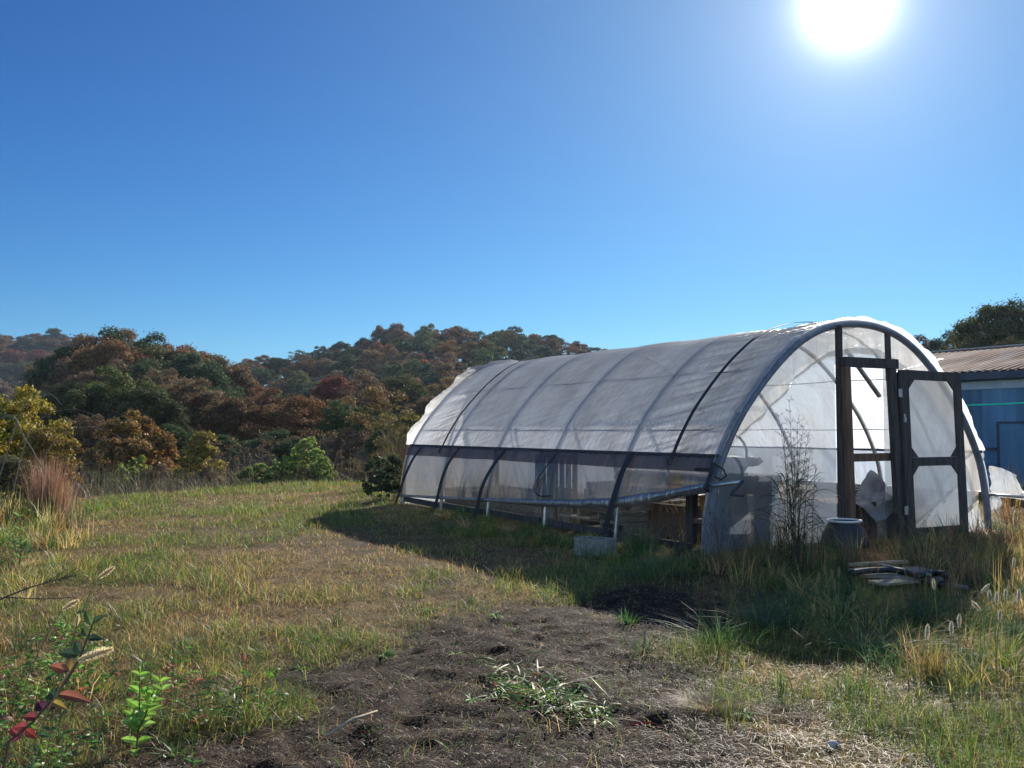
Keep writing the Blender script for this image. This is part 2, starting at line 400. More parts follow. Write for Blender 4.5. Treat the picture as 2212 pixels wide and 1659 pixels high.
def s_at(z): return float(np.interp(z, _AQ[:_half, 1], _AD[:_half]))
def archz(x): return float(np.interp(x, (XC-_AQ[:, 0]), _AQ[:, 1]))
HIP = 1.03; S_HIP = s_at(HIP)
gh = empty('greenhouse', 'long low hoop greenhouse covered in cloudy plastic film with its side rolled up', 'greenhouse', GP, GA)

for i, y in enumerate(HOOP_Y):
    mb = MB(); ss = np.linspace(0, ARC, 70); r = .044 if i == 0 else .036 if i == 5 else .029
    mb.tube([(arcw(s, -r)[0], y, arcw(s, -r)[1]) for s in ss], r, 10)
    mb.build('hoop', M['wrapped_hoop'] if i == 0 else M['steel'], gh, True)
# ridge pole and two wires
mb = MB(); mb.tube([(XC, -.02, 2.615-.07), (XC, LEN, 2.545)], .02, 8); mb.build('ridge_pole', M['steel'], gh, True)
for s in (S_HIP+.34, S_HIP+1.25, ARC-S_HIP-.34, ARC-S_HIP-1.25):
    mb = MB(); x, z = arcw(s, -.012)
    mb.tube([(x, y, z-.012*math.sin(math.pi*((y % 1.6)/1.6))) for y in np.linspace(.05, LEN, 41)], .006, 5); mb.build('wire', M['batten'], gh)

def wr(y, s, sd=0): return float(fbm(np.array([s*9+y*1.1+sd]), np.array([y*1.4+sd*3]), 60+sd, 3)[0])-.5
def film_grid(y0, y1, s0, s1, ny_, ns_, off=.007, big=1.0, flare=True):
    yy = np.unique(np.r_[np.linspace(y0, y1, ny_+1), np.concatenate([h_+np.array([-.036, -.029, -.024, -.018, -.011, -.004, .004, .011, .018, .024, .029, .036]) for h_ in HOOP_Y])]); sv = np.linspace(s0, s1, ns_+1)
    Y, S = np.meshgrid(yy, sv, indexing='ij')
    X = np.zeros_like(Y); Z = np.zeros_like(Y); NX = np.zeros_like(Y); NZ = np.zeros_like(Y)
    for j, s in enumerate(sv):
        x, z, a, b = arc(s); X[:, j] = x; Z[:, j] = z; NX[:, j] = a; NZ[:, j] = b
    amp = .003 + .010*np.exp(-((Y-.6)/.75)**2) + .006*np.exp(-((Y-6.7)/.6)**2)
    amp = amp*(.25+.75*np.clip(np.abs(((Y+.8) % 1.6)-.8)/.3, 0, 1))
    # ripples run along the length near the straps, slanting away from them
    n1 = fbm(S*11+(Y-.7)*3.2, Y*.8, 61, 3)-.5; n2 = fbm(S*26+(Y-.7)*6.5, Y*1.1+4, 67, 2)-.5
    D = off + big*(amp*(2.2*n1+1.5*n2)*2.2)
    ph = (Y % 1.6)/1.6
    D = D - .020*np.sin(np.pi*np.clip(ph, 0, 1))**2*big*((Y > 0) & (Y < 8))
    for ys_, dep in ((.69, .02), (6.63, .012)): D = D - dep*np.exp(-((Y-ys_)/.10)**2)*big*.6
    dy_ = ((Y+.8) % 1.6)-.8; rh = .036      # the film hugs each hoop
    D = np.maximum(D, np.where(np.abs(dy_) < rh, -.031+np.sqrt(np.maximum(rh**2-dy_**2, 0)), -1))
    if flare:
        rag = (fbm(S*3.5, Y*0+2, 71, 3)-.4)
        D = D + np.clip((Y-LEN)/.2, 0, 1)*(.03+.13*np.clip(rag, 0, 1)) + np.clip(-Y/.06, 0, 1)*(.014+.05*np.clip(rag, 0, 1))
        Y = Y + np.clip((Y-LEN)/.2, 0, 1)*(rag*.22) + np.clip(-Y/.06, 0, 1)*(-rag*.05)
    return X+NX*D, Y, Z+NZ*D
def sheet(name, XYZ, mat, parent, smooth=True):
    X, Y, Z = XYZ; a, b = X.shape
    V = np.stack([X.ravel(), Y.ravel(), Z.ravel()], 1)
    k = (np.arange(a-1)[:, None]*b+np.arange(b-1)[None]).ravel()
    o = np_mesh(name, V, np.stack([k, k+b, k+b+1, k+1], 1), None, mat, parent)
    if smooth: o.data.polygons.foreach_set('use_smooth', [True]*len(o.data.polygons))
    return o
rf_ = sheet('roof_film', film_grid(-.06, 8.2, S_HIP, ARC-S_HIP, 260, 220), M['roof_film'], gh)
rf_.data.materials.append(M['sun_toned_film'])      # sunlit slope: its dimmer, bluer light is put into the film colour
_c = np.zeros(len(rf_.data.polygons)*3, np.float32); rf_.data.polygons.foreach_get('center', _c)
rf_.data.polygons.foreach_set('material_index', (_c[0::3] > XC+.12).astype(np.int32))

# hip strips: batten channel with its wiggle wire, and the dark doubled film under it
ROLL_Y = [-.1, .4, .8, 1.6, 2.4, 3.26, 4.8, 6.4, 8.2]; ROLL_Z = [.725, .64, .56, .44, .375, .33, .27, .2, .13]
def rollz(y): return float(np.interp(y, ROLL_Y, ROLL_Z))
for side in (0, 1):
    fx = (lambda x: x) if side == 0 else (lambda x: W-x)
    xh = xleft(HIP)
    mb = MB(); mb.bar((fx(xh-.028), -.03, HIP), (fx(xh-.028), LEN+.02, HIP), .012, .045); mb.build('batten', M['batten'], gh)
    mb = MB(); mb.tube([(fx(xh-.04), y, HIP+.011*math.sin(y*2*math.pi/.17)) for y in np.linspace(-.03, LEN, 420)], .0065, 5); mb.build('wiggle_wire', M['batten'], gh, True)
def curtain(side, z0f, z1f, off, mat, name, n_y=160, n_z=26, amp=.012):
    yy = np.linspace(-.02, 8.06, n_y+1); vv = np.linspace(0, 1, n_z+1)
    X = np.zeros((n_y+1, n_z+1)); Y = X.copy(); Z = X.copy()
    for i, y in enumerate(yy):
        for j, v in enumerate(vv):
            z = z0f(y)+(z1f(y)-z0f(y))*v
            x = xleft(max(z, 0))-off
            Y[i, j] = y; Z[i, j] = z; X[i, j] = x
    dd = amp*2*(fbm(Y*2.2, Z*3, 81, 3)-.5) + amp*1.2*np.sin(Y*9+3*fbm(Y, Z, 83, 2))*(1-vv)[None]*.6
    dd = dd - .015*np.sin(np.pi*((Y % 1.6)/1.6))**2*-1
    X = X-dd
    if side: X = W-X
    return sheet(name, (X, Y, Z), mat, gh)
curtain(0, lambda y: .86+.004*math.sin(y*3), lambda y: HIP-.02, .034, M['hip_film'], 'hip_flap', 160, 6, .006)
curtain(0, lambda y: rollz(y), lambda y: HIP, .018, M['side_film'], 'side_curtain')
RZR = .47
curtain(1, lambda y: RZR, lambda y: HIP, .018, M['end_film'], 'side_curtain')
# the roll at the foot of the curtain: film wound on a pipe, thicker and looser at the near end
def roll(side):
    mb = MB(); n = 14; vs = []; ys_ = np.linspace(-.02 if side == 0 else .03, 8.1, 150)
    for i, y in enumerate(ys_):
        z = rollz(y) if side == 0 else RZR
        x = xleft(z)-.03
        r0 = float(np.interp(y, [0, 1.2, 2.2, 3.5, 5, 8], [.052, .062, .06, .045, .026, .022])) if side == 0 else .035
        for k in range(n):
            t = 2*math.pi*k/n
            r = r0*(1+.34*(float(fbm(np.array([t*1.1+y*1.9]), np.array([y*3.1]), 90, 3)[0])-.5))
            vs.append(((x if side == 0 else W-x)+r*math.cos(t), y, z+r*math.sin(t)))
    m = len(ys_)
    mb.add(vs, [(i*n+k, i*n+(k+1) % n, (i+1)*n+(k+1) % n, (i+1)*n+k) for i in range(m-1) for k in range(n)]+[tuple(range(n-1, -1, -1)), tuple(range((m-1)*n, m*n))])
    return mb.build('curtain_roll', M['roll_film'], gh, True)
M['roll_film'] = film('roll_film', .04, (.30, .32, .36), (.16, .14, .13), 2.4, .8, (1, 2, 1), wr=.6)
roll(0); roll(1)
# roll pipes sticking out of the near end, with their cranks
def sp(x, y, lx): l = sidep(x, y, lx); return (lx, l[1], l[2])
xr = xleft(.72)-.03
tip = sp(1603, 1040, xr)
mb = MB(); mb.tube([(xr, .3, .70), (xr, -.02, .722), tip], .021, 12); pipe = mb.build('roll_pipe', M['steel'], gh, True)
c1 = np.array(tip); c2 = c1+np.array([-.17, -.02, -.125]); c3 = c2+np.array([.0, -.17, .0])
mb = MB(); mb.bar(c1+np.array([0, -.01, .01]), c2, .018, .034, (0, 1, .2)); mb.tube([c2, c3], .012, 8); mb.build('crank_handle', M['batten'], pipe)
mb = MB(); mb.tube([(W-xleft(RZR)+.03, .4, RZR), (W-xleft(RZR)+.03, -.9, RZR-.012)], .019, 10); mb.build('roll_pipe', M['steel'], gh, True)

# webbing straps
def strap(pts, w=.06, parent=gh, mat='webbing', side=(0, 1, 0)):
    mb = MB(); sds = []
    P = [np.array(p, float) for p in pts]
    for i in range(len(P)): sds.append(np.array(side, float))
    mb.ribbon(P, sds, w); return mb.build('strap', M[mat], parent, False, .004)
for y in (.69, 6.63):
    ss = np.linspace(S_HIP-.07, ARC-S_HIP+.07, 90)
    strap([(arcw(s, .046 if S_HIP-.05 < s < ARC-S_HIP+.05 else .06)[0], y, arcw(s, .046)[1]) for s in ss], .055)
    mb = MB(); x = xleft(.97); mb.tube([(x-.07, y-.03, .99), (x-.08, y-.035, .93), (x-.075, y+.03, .92), (x-.065, y+.03, .99)], .012, 6); mb.build('buckle', M['batten'], gh)
for yt, yb in ((1.42, 1.66), (4.51, 5.02), (5.99, 6.42), (7.42, 8.0)):
    pts = []
    for t in np.linspace(0, 1, 24):
        z = 1.01*(1-t)-.03*t; y = yt+(yb-yt)*t+.02*math.sin(t*7+yt); o = .05+.055*math.sin(math.pi*min(1, t*1.25))*.6+.05*t
        pts.append((xleft(max(z, 0))-o, y, z))
    strap(pts, .10)
lp = [(1065, 170), (1035, 205), (1000, 250), (960, 310), (930, 350), (914, 385), (922, 415), (942, 440), (965, 449), (1000, 447), (1030, 443)]
pts = []
for a, b in lp:
    px = (1150+a*1000/2212)*.73733; py = (1250+b*1000/2212)*.73733
    pts.append(sp(px, py, xleft(.75)-.085))
P = []
for i in range(len(pts)-1):
    for t in np.linspace(0, 1, 4, endpoint=False): P.append(np.array(pts[i])*(1-t)+np.array(pts[i+1])*t)
mb = MB(); sds = []
for i, p in enumerate(P):
    t = i/len(P); a = .3+1.1*t
    sds.append(np.array([math.sin(a)*.6, math.cos(a)*.9, .25*math.sin(a)]))
P[0][0] += .05
mb.ribbon(P, sds, .062); mb.build('strap', M['webbing'], gh, True, .004).__setitem__('label', 'loose black strap hanging in a curl')
# short straps at the near corner
xs_ = xleft(.9)
strap([(xs_-.05, -.03, .97), (xs_-.085, -.05, .9), (xleft(.78)-.08, -.04, .8), (xleft(.72)-.10, -.03, .70), (xleft(.72)-.07, -.03, .66)], .06)
mb = MB(); mb.tube([(xs_-.06, -.06, .95), (xs_-.02, -.15, .90), (xs_+.0, -.17, .83), (xs_-.03, -.12, .79), (xs_-.06, -.06, .82)], .010, 6); mb.build('strap_loop', M['webbing'], gh, True)
mb = MB(); mb.bar((xleft(.89)-.055, -.02, .895), (xleft(.89)-.055, .25, .885), .008, .035); mb.build('strap_end', M['webbing'], gh)

# foot board and ground stakes along the side
mb = MB()
for a, b, h in ((.25, 1.5, .05), (1.7, 3.1, .07), (3.3, 4.7, .08), (4.9, 6.3, .07), (6.5, 7.9, .07)): mb.bar((.03, a, h), (.03, b, h+.01), .03, .09)
mb.build('foot_board', M['wood_dark'], gh)

# ---------------- near end wall
DZ = 2.13; DX0, DX1 = 2.10, 2.90
def end_sheet(x0, x1, zb, zt, name, y=.06, mat='end_film', nu=60, nv=60, amp=.012, sd=0):
    U = np.linspace(0, 1, nu+1); V = np.linspace(0, 1, nv+1)
    X = np.zeros((nu+1, nv+1)); Z = X.copy()
    for i, t in enumerate(U):
        x = x0+(x1-x0)*t
        for j, v in enumerate(V):
            b = zb(x); X[i, j] = x; Z[i, j] = b+(zt(x)-b)*v
    Y = y + amp*2*(fbm(X*4+Z*1.5, Z*1.1, 101+sd, 4)-.5) + amp*.8*(fbm(X*14, Z*1.6, 103+sd, 2)-.5)
    return sheet(name, (X, Y, Z), M[mat], gh)
top = lambda x: max(archz(x)-.02, .05)
K4 = 950/1854*2212/3000
def z4(x, y): return endp(2050*.73733+x*K4, 900*.73733+y*K4)
lowL = [z4(*q) for q in ((70, 1010), (110, 930), (165, 865), (250, 770), (340, 680), (400, 640), (430, 590), (480, 545), (545, 480), (560, 430), (610, 395), (650, 360), (700, 325), (770, 285), (850, 272), (960, 262), (1060, 275))]
lx = np.array([q[0] for q in lowL]); lz = np.array([q[2] for q in lowL])
def flap_low(x):
    if x <= lx[-1]: b = float(np.interp(x, lx, lz))
    else: b = archz(x) - float(np.interp(x, [lx[-1], 3.4, 4.2, 4.6, 4.83], [.36, .40, .42, .55, .75]))
    return max(0.02, b + .02*(float(vnoise(np.array([x*5]), np.array([3.]), 9)[0])-.5))
ntop = lambda x: max(.05, min(archz(x)-.02, flap_low(x)+.07))
end_sheet(.07, DX0-.03, lambda x: .0, ntop, 'end_film', sd=1)
end_sheet(DX1+.02, W-.05, lambda x: .0, ntop, 'end_film', sd=2)
end_sheet(DX0-.03, DX1+.02, lambda x: DZ-.06, lambda x: max(ntop(x), DZ+.03), 'end_film', nv=20, sd=3)
# cut edge of the roof film turned down inside the end hoop
U = np.linspace(.09, W-.09, 260); V = np.linspace(0, 1, 22)
X = np.repeat(U[:, None], 22, 1); Z = np.zeros_like(X)
for i, x in enumerate(U):
    b = min(flap_low(x), archz(x)-.03); Z[i] = b+(archz(x)-.02-b)*V
Yf = .085 + .03*(1-V)[None]*1.2 + .028*(fbm(X*7, Z*.9, 121, 3)-.5)*(1.3-V)[None] + .014*np.sin(X*21+4*fbm(X*2, Z*1, 5, 2))*(1-V)[None]
sheet('film_flap', (X, Yf, Z), M['flap_film'], gh)
# puckered skirt of film wrapped round the near left foot and the loose wrapping down the hoop
mb = MB()
def wrapf(u, v):
    z = u*1.5; x = xleft(z); a = -1.2+v*2.9
    r = .052+.022*float(fbm(np.array([z*5+v*2]), np.array([v*4.]), 130, 3)[0])+.05*(1-u)*max(0, v-.5)
    return (x+.0-math.cos(a)*r*.9+.02, -.02-math.sin(a)*r*.9+.02, z)
mb.grid(wrapf, 60, 12); mb.build('film_wrap', M['loose_film'], gh, True)

# studs, jambs, header and rail
mb = MB(); mb.bar((2.05, -.03, -.05), (2.05, -.03, archz(2.05)-.05), .05, .07, (1, 0, 0)); mb.build('stud', M['wood_dark'], gh)
mb = MB(); mb.bar((2.94, -.01, 1.9), (2.93, -.01, archz(2.93)-.05), .04, .065, (1, 0, 0)); mb.build('stud', M['wood_dark'], gh)
mb = MB(); mb.bar((2.15, -.085, -.1), (2.09, -.085, 2.04), .08, .09, (1, 0, 0)); mb.build('jamb', M['wood_brown'], gh, bevel=.004)
mb = MB(); mb.bar((3.0, -.085, -.1), (2.885, -.085, 2.04), .08, .10, (1, 0, 0)); mb.build('jamb', M['wood_dark'], gh, bevel=.004)
mb = MB(); mb.bar((3.075, -.06, -.1), (2.975, -.06, 2.0), .03, .125, (1, 0, 0)); mb.build('jamb_lath', M['wood_dark'], gh)
mb = MB(); mb.bar((2.04, -.09, 2.095), (2.98, -.09, 2.10), .075, .115); mb.build('header', M['wood_dark'], gh, bevel=.004)
mb = MB(); mb.bar((2.12, .0, .985), (2.95, .0, .985), .04, .095); mb.build('rail', M['wood_brown'], gh)
mb = MB(); mb.bar((2.62, .35, 2.30), (3.10, .25, 1.72), .03, .05, (0, 1, 0)); mb.build('brace', M['steel'], gh)
# the screen-door leaf, folded back against the wall
lf = []
dl = MB(); fy = -.135
hx0, hx1 = 3.10, 4.20
def leafx(x, z): return x - .115 + (z-1)*-.045      # the leaf leans with the wall
def lb(x0, z0, x1, z1, w, h, up): dl.bar((leafx(x0, z0), fy-(x0-3.1)*.05, z0), (leafx(x1, z1), fy-(x1-3.1)*.05, z1), w, h, up)
lb(3.19, -.02, 3.19, 2.03, .04, .15, (1, 0, 0)); lb(4.15, -.02, 4.15, 2.02, .04, .125, (1, 0, 0))
lb(3.265, 1.975, 4.09, 1.965, .038, .115, (0, 0, 1)); lb(3.265, .925, 4.09, .925, .038, .105, (0, 0, 1)); lb(3.265, .07, 4.09, .07, .038, .12, (0, 0, 1))
for (x, z, sx, sz) in ((3.262, 1.92, 1, -1), (4.09, 1.91, -1, -1), (3.262, .98, 1, 1), (4.09, .98, -1, 1), (3.262, .872, 1, -1), (4.09, .872, -1, -1)):
    g = .12; y0 = fy-(x-3.1)*.05
    tri = [(leafx(x, z), z), (leafx(x+sx*g, z), z), (leafx(x, z+sz*g), z+sz*g)]
    dl.add([(a, y0-.016, b) for a, b in tri]+[(a, y0+.016, b) for a, b in tri], [(0, 1, 2), (5, 4, 3), (0, 3, 4, 1), (1, 4, 5, 2), (2, 5, 3, 0)])
door = dl.build('door', M['wood_dark'], gh, bevel=.003)
mb = MB()
mb.grid(lambda u, v: (leafx(3.2+.94*u, .05+1.93*v), fy+.022-(.1+.94*u)*.05+.008*(float(fbm(np.array([u*5+v*2]), np.array([v*2.]), 140, 3)[0])-.5), .05+1.93*v), 24, 40)
mb.build('door_film', M['door_film'], door, True)
mb = MB(); mb.bar((leafx(3.15, 1.45), fy-.03, 1.40), (leafx(3.15, 1.5), fy-.03, 1.50), .012, .025, (1, 0, 0)); mb.tube([(2.985, fy-.035, 1.41), (3.01, fy-.05, 1.41), (3.015, fy-.045, 1.46)], .006, 6); mb.build('latch', M['steel'], door)
for z in (.35, 1.75): mb = MB(); mb.bar((leafx(3.10, z), fy-.024, z-.05), (leafx(3.10, z), fy-.024, z+.05), .012, .06, (1, 0, 0)); mb.build('hinge', M['steel'], door)

# far end wall: film and two studs
end_sheet(.07, W-.07, lambda x: 0, top, 'end_film', y=LEN-.06, nu=40, nv=30, sd=6)
for x in (1.95, 2.95): mb = MB(); mb.bar((x, LEN-.05, -.05), (x, LEN-.05, archz(x)-.05), .06, .05, (1, 0, 0)); mb.build('stud', M['wood_dark'], gh)
# rumpled loose film caught at the right foot
def bulge(name, c, r, sd, parent=gh):
    mb = MB()
    def f(u, v):
        a = u*2*math.pi; b = v*math.pi
        n = .55+.9*float(fbm(np.array([math.cos(a)*1.6+sd]), np.array([math.sin(a)*1.6+v*3]), 150+sd, 3)[0])
        return (c[0]+r[0]*n*math.sin(b)*math.cos(a), c[1]+r[1]*n*math.sin(b)*math.sin(a), c[2]+r[2]*n*math.cos(b))
    mb.grid(f, 26, 18); return mb.build(name, M['loose_film'], parent, True)
bx = W-xleft(.6)
mb = MB()
prof = [(1660, 895), (1700, 925), (1730, 985), (1715, 1050), (1675, 1060)]
def tail(u, v):
    z = .85-.42*u; w_ = .02+.12*math.sin(min(1, u*1.05)*math.pi*.55)
    n = float(fbm(np.array([u*4.]), np.array([v*3.]), 160, 3)[0])-.5
    return (W-xleft(z)+.02+w_*v, -.05-.35*v+.10*n, z+.05*n-.10*v*v*(1-u))
mb.grid(tail, 22, 14); mb.build('loose_film', M['loose_film'], gh, True)
bulge('loose_film', (bx+.02, -.55, .49), (.035, .10, .035), 3)
bulge('loose_film', (bx+.05, -.08, .36), (.06, .07, .09), 4)
bulge('loose_film', (W-xleft(.9)+.03, .02, .98), (.03, .03, .06), 5)

# print on the film: outlined letters, showing from the back on the roof
def text_verts(body, size, shear=.25):
    cu = bpy.data.curves.new('t', 'FONT'); cu.body = body; cu.size = size; cu.shear = shear; cu.fill_mode = 'NONE'; cu.bevel_depth = .0022; cu.bevel_resolution = 0; cu.resolution_u = 3
    o = bpy.data.objects.new('t', cu); COL.objects.link(o); dg = bpy.context.evaluated_depsgraph_get()
    me = bpy.data.meshes.new_from_object(o.evaluated_get(dg)); bpy.data.objects.remove(o)
    v = [tuple(q.co) for q in me.vertices]; f = [tuple(p.vertices) for p in me.polygons]
    bpy.data.meshes.remove(me); bpy.data.curves.remove(cu); return v, f
v, f = text_verts("CLEAR KLERKS  K-50 CLEAR KLERKS  K-50 CLEAR", .105)
mb = MB(); vs = []
for x, y, z in v:
    s = S_HIP+.385+y; a, b = arcw(s, .012+z); ph = ((.06+x) % 1.6)/1.6
    a, b = arcw(s, .016-.014*math.sin(math.pi*ph)**2+z); vs.append((a, .06+x, b))
mb.add(vs, f); mb.build('film_print', M['ink'], gh)
v, f = text_verts("CLEAR KLERKS", .12, .15)
mb = MB(); vs = []
for x, y, z in v:
    ca, sa = math.cos(R(-46)), math.sin(R(-46)); X_ = x*ca-y*sa; Z_ = x*sa+y*ca
    vs.append((3.23+X_, fy+.008-(.24+X_)*.05, .50+Z_+.02))
vs = [(a, b, c) for a, b, c in vs]; mb.add(vs, [q for q in f if all(vs[i][2] > .02 for i in q)]); mb.build('film_print', M['pale_plastic'], door)
v, f = text_verts("CLEAR KLERKS", .10, .15)
mb = MB(); mb.add([(1.02+y, .035+z, .06+x) for x, y, z in v], f); mb.build('film_print', M['ink'], gh)
# ------------------------------------------------------------------ barn on the right
BP = ground(2180, 1056)
def barnp(x, y, off=0): r = plane(x, y, BP+gu*off, gu)-BP; return np.array([r@gu, r@gw, r[2]])   # local: x away from us, y along the wall
M['barn_wall'] = simple('barn_boards', (.10, .215, .34), (.07, .15, .25), 3, .75, 0, .25, (1, 1.2, .3))
_nt = M['barn_wall'].node_tree; _b = [n for n in _nt.nodes if n.type == 'BSDF_PRINCIPLED'][0]; _src = _b.inputs['Base Color'].links[0].from_socket
_g = N(_nt, 'ShaderNodeNewGeometry'); _r = N(_nt, 'ShaderNodeMapRange'); _r.inputs['To Min'].default_value = .72; _r.inputs['To Max'].default_value = 1.2; _nt.links.new(_g.outputs['Random Per Island'], _r.inputs[0])
_hs = N(_nt, 'ShaderNodeHueSaturation'); _nt.links.new(_r.outputs[0], _hs.inputs['Value']); _nt.links.new(_src, _hs.inputs['Color']); _nt.links.new(_hs.outputs[0], _b.inputs['Base Color'])
M['barn_dark'] = simple('barn_dark_trim', (.06, .075, .11), (.04, .05, .075), 4, .7)
M['barn_trim'] = simple('barn_pale_trim', (.40, .48, .58), (.30, .37, .46), 4, .7)
def roof_mat():
    m, nt, out = new_mat('rusty_tin'); L = nt.links
    b = N(nt, 'ShaderNodeBsdfPrincipled'); b.inputs['Metallic'].default_value = .15
    c, f = noise_col(nt, 1.1, (.22, .095, .052), (.27, .195, .16), .40, .68, 10, (1, 2.2, 1)); L.new(c, b.inputs['Base Color'])
    mr = N(nt, 'ShaderNodeMapRange'); b.inputs['Specular IOR Level'].default_value = .05; mr.inputs['To Min'].default_value = .85; mr.inputs['To Max'].default_value = .65; L.new(f, mr.inputs[0]); L.new(mr.outputs[0], b.inputs['Roughness'])
    L.new(b.outputs[0], out.inputs[0]); return m
M['tin'] = roof_mat()
barn = empty('barn', 'low blue boarded barn with a rusty tin roof behind the greenhouse', 'barn', BP, GA)
e = barnp(2080, 803); EZ = e[2]
DEP = 3.6
rd = barnp(2110, 751, DEP-.35); RZ = rd[2]
Y0, Y1 = -11.0, 5.2
mb = MB(); 
nb = 60
for k in range(nb):      # vertical boards, each a hair proud of the next
    a = Y0+(Y1-Y0)*k/nb; b = Y0+(Y1-Y0)*(k+1)/nb
    mb.box((.0-.006*(k % 2)-.004*random.random(), a, .55), (.10, b-.006, EZ-.02))
mb.box((.1, Y0, -.3), (.16, Y1, EZ-.03))
mb.build('front_wall', M['barn_wall'], barn)
mb = MB()
for k in range(5): mb.box((-.02-.012*(k % 2), Y0, -.25+k*.165), (.02, Y1, -.25+k*.165+.155))
mb.build('skirting_boards', M['barn_wall'], barn)
mb = MB(); 
mb.add([(.1, Y1, -.3), (2*DEP-.1, Y1, -.3), (2*DEP-.1, Y1, EZ), (DEP, Y1, RZ-.05), (.1, Y1, EZ), (.1, Y0, -.3), (2*DEP-.1, Y0, -.3), (2*DEP-.1, Y0, EZ), (DEP, Y0, RZ-.05), (.1, Y0, EZ)],
       [(0, 1, 2, 3, 4), (9, 8, 7, 6, 5), (1, 6, 7, 2)])
mb.build('gable_walls', M['barn_wall'], barn)
# corrugated roof
def roofpt(y, t, side):
    x0, z0 = -.35, EZ-.03; x1, z1 = DEP, RZ
    c = .016*math.sin(y*2*math.pi/.19)
    x = x0+(x1-x0)*t; z = z0+(z1-z0)*t+c + .012*math.sin(t*9+y)
    if side: x = 2*DEP-x
    return (x, y, z)
for side in (0, 1):
    mb = MB(); mb.grid(lambda u, v: roofpt(Y0-.3+(Y1-Y0+.6)*u, v, side), 640, 8); o = mb.build('roof', M['tin'], barn, True)
mb = MB(); mb.bar((DEP, Y0-.3, RZ+.02), (DEP, Y1+.3, RZ+.02), .22, .03); mb.build('ridge_cap', M['steel'], barn)
for k, y in enumerate((-4.65, -.9, 2.9)):
    mb = MB(); p, q = np.array(roofpt(y, 0, 0)), np.array(roofpt(y-.05, .55 if k else .95, 0)); mb.bar(p+np.array([0, 0, .03]), q+np.array([0, 0, .03]), .07, .02); mb.build('roof_seam', M['steel'], barn)
mb = MB(); mb.box((-.34, Y0-.2, EZ-.21), (-.28, Y1+.2, EZ-.05)); mb.box((-.275, Y0-.1, EZ-.10), (-.03, Y1+.1, EZ-.06)); mb.build('fascia', M['barn_dark'], barn)
mb = MB(); mb.box((-.045, Y0, EZ-.42), (-.014, Y1, EZ-.24)); mb.build('frieze_board', M['barn_trim'], barn)
# door and its battens
d0 = barnp(2160, 915); 
mb = MB(); yd1 = d0[1]; yd0 = yd1-1.25; zd = d0[2]
mb.box((-.035, yd0, .12), (-.012, yd1, zd)); bd = mb.build('barn_door', M['barn_wall'], barn)
mb = MB(); mb.box((-.055, yd0-.05, zd+.003), (-.014, yd1+.05, zd+.05)); mb.box((-.055, yd1+.004, .1), (-.014, yd1+.05, zd)); mb.build('door_frame', M['barn_dark'], bd)
mb = MB(); mb.box((-.06, yd1+.06, .86), (-.016, yd1+2.2, .91)); mb.build('wall_batten', M['barn_dark'], barn)

# bright green cord strung in front of the barn
def cordp(x, y): l = plane(x, y, BP-gu*2.2, gu); return l
a, b = cordp(1990, 876.5), cordp(2330, 862)
mb = MB(); pts = [a+(b-a)*t+np.array([0, 0, -.03*math.sin(math.pi*t)]) for t in np.linspace(0, 1, 20)]
mb.tube(pts, .019, 6)
tag(mb.build('cord', M['teal'], None, True), 'bright green cord stretched level across the front of the barn', 'cord')
mb = MB(); q = b; mb.tube([(q[0], q[1], gz1(q[0], q[1])-.2), (q[0], q[1], q[2]+.1)], .05, 8)
# post that carries the cord, just out of frame on the right
tag(mb.build('post', M['wood_grey']), 'grey wooden post holding the right end of the green cord', 'post')

# ------------------------------------------------------------------ things in and about the greenhouse
def gempty(name, label, cat, lx, ly, lz=0.0, rz=0.0, group=None):
    return empty(name, label, cat, gworld(lx, ly, lz), GA+rz, group)
# workbench behind the film left of the door
wb = gempty('workbench', 'brown timber workbench standing inside the greenhouse behind the end film', 'workbench', .95, .44)
BT = .80
mb = MB(); mb.box((-.62, -.30, BT-.05), (.34, .34, BT)); mb.build('bench_top', M['wood_brown'], wb, bevel=.006)
mb = MB(); mb.box((-.55, -.27, BT-.20), (.30, -.23, BT-.053)); mb.build('apron', M['wood_brown'], wb)
for x, y, w_ in ((.10, -.22, .17), (-.50, -.22, .10), (.26, .27, .10), (-.50, .27, .10)):
    mb = MB(); mb.box((x-w_/2, y-.05, -.08), (x+w_/2, y+.05, BT-.205)); mb.build('leg', M['wood_dark'], wb, bevel=.005)
mb = MB(); mb.add([(.19, -.21, BT-.21), (.33, -.21, BT-.21), (.19, -.21, BT-.42), (.19, -.16, BT-.21), (.33, -.16, BT-.21), (.19, -.16, BT-.42)], [(0, 2, 1), (3, 4, 5), (0, 1, 4, 3), (1, 2, 5, 4), (2, 0, 3, 5)]); mb.build('bracket', M['wood_dark'], wb)
tb = gempty('storage_tub', 'amber plastic tub hanging low behind the film under the workbench', 'tub', .60, .46, .32)
mb = MB(); mb.lathe([(.0, 0), (.17, 0), (.20, .24), (.215, .25), (.205, .26), (.19, .24), (.165, .02), (0, .02)], n=24); mb.build('tub_body', M['brick_orange'], tb, True)
mb = MB(); mb.box((-.42, -.2, -.06), (.42, .22, -.01)); o = mb.build('shelf', M['wood_brown'], wb); o.location = (-.1, 0, .32)
tl = gempty('garden_sprayer', 'dark sprayer with a bent wand lying on the workbench behind the film', 'sprayer', .82, .36, BT)
mb = MB(); mb.tube([(-.42, 0, .10), (-.36, 0, .11), (-.1, 0, .115), (.05, .0, .11), (.1, 0, .10)], [.06, .10, .11, .10, .05], 14); mb.build('tank', M['black_plastic'], tl, True)
mb = MB(); mb.tube([(.1, 0, .12), (.16, 0, .15), (.22, 0, .165), (.30, 0, .16)], [.05, .055, .045, .03], 10); mb.tube([(.18, -.03, .11), (.28, -.03, .12), (.34, -.03, .15), (.30, -.02, .19)], .018, 8); mb.build('handle', M['black_plastic'], tl, True)
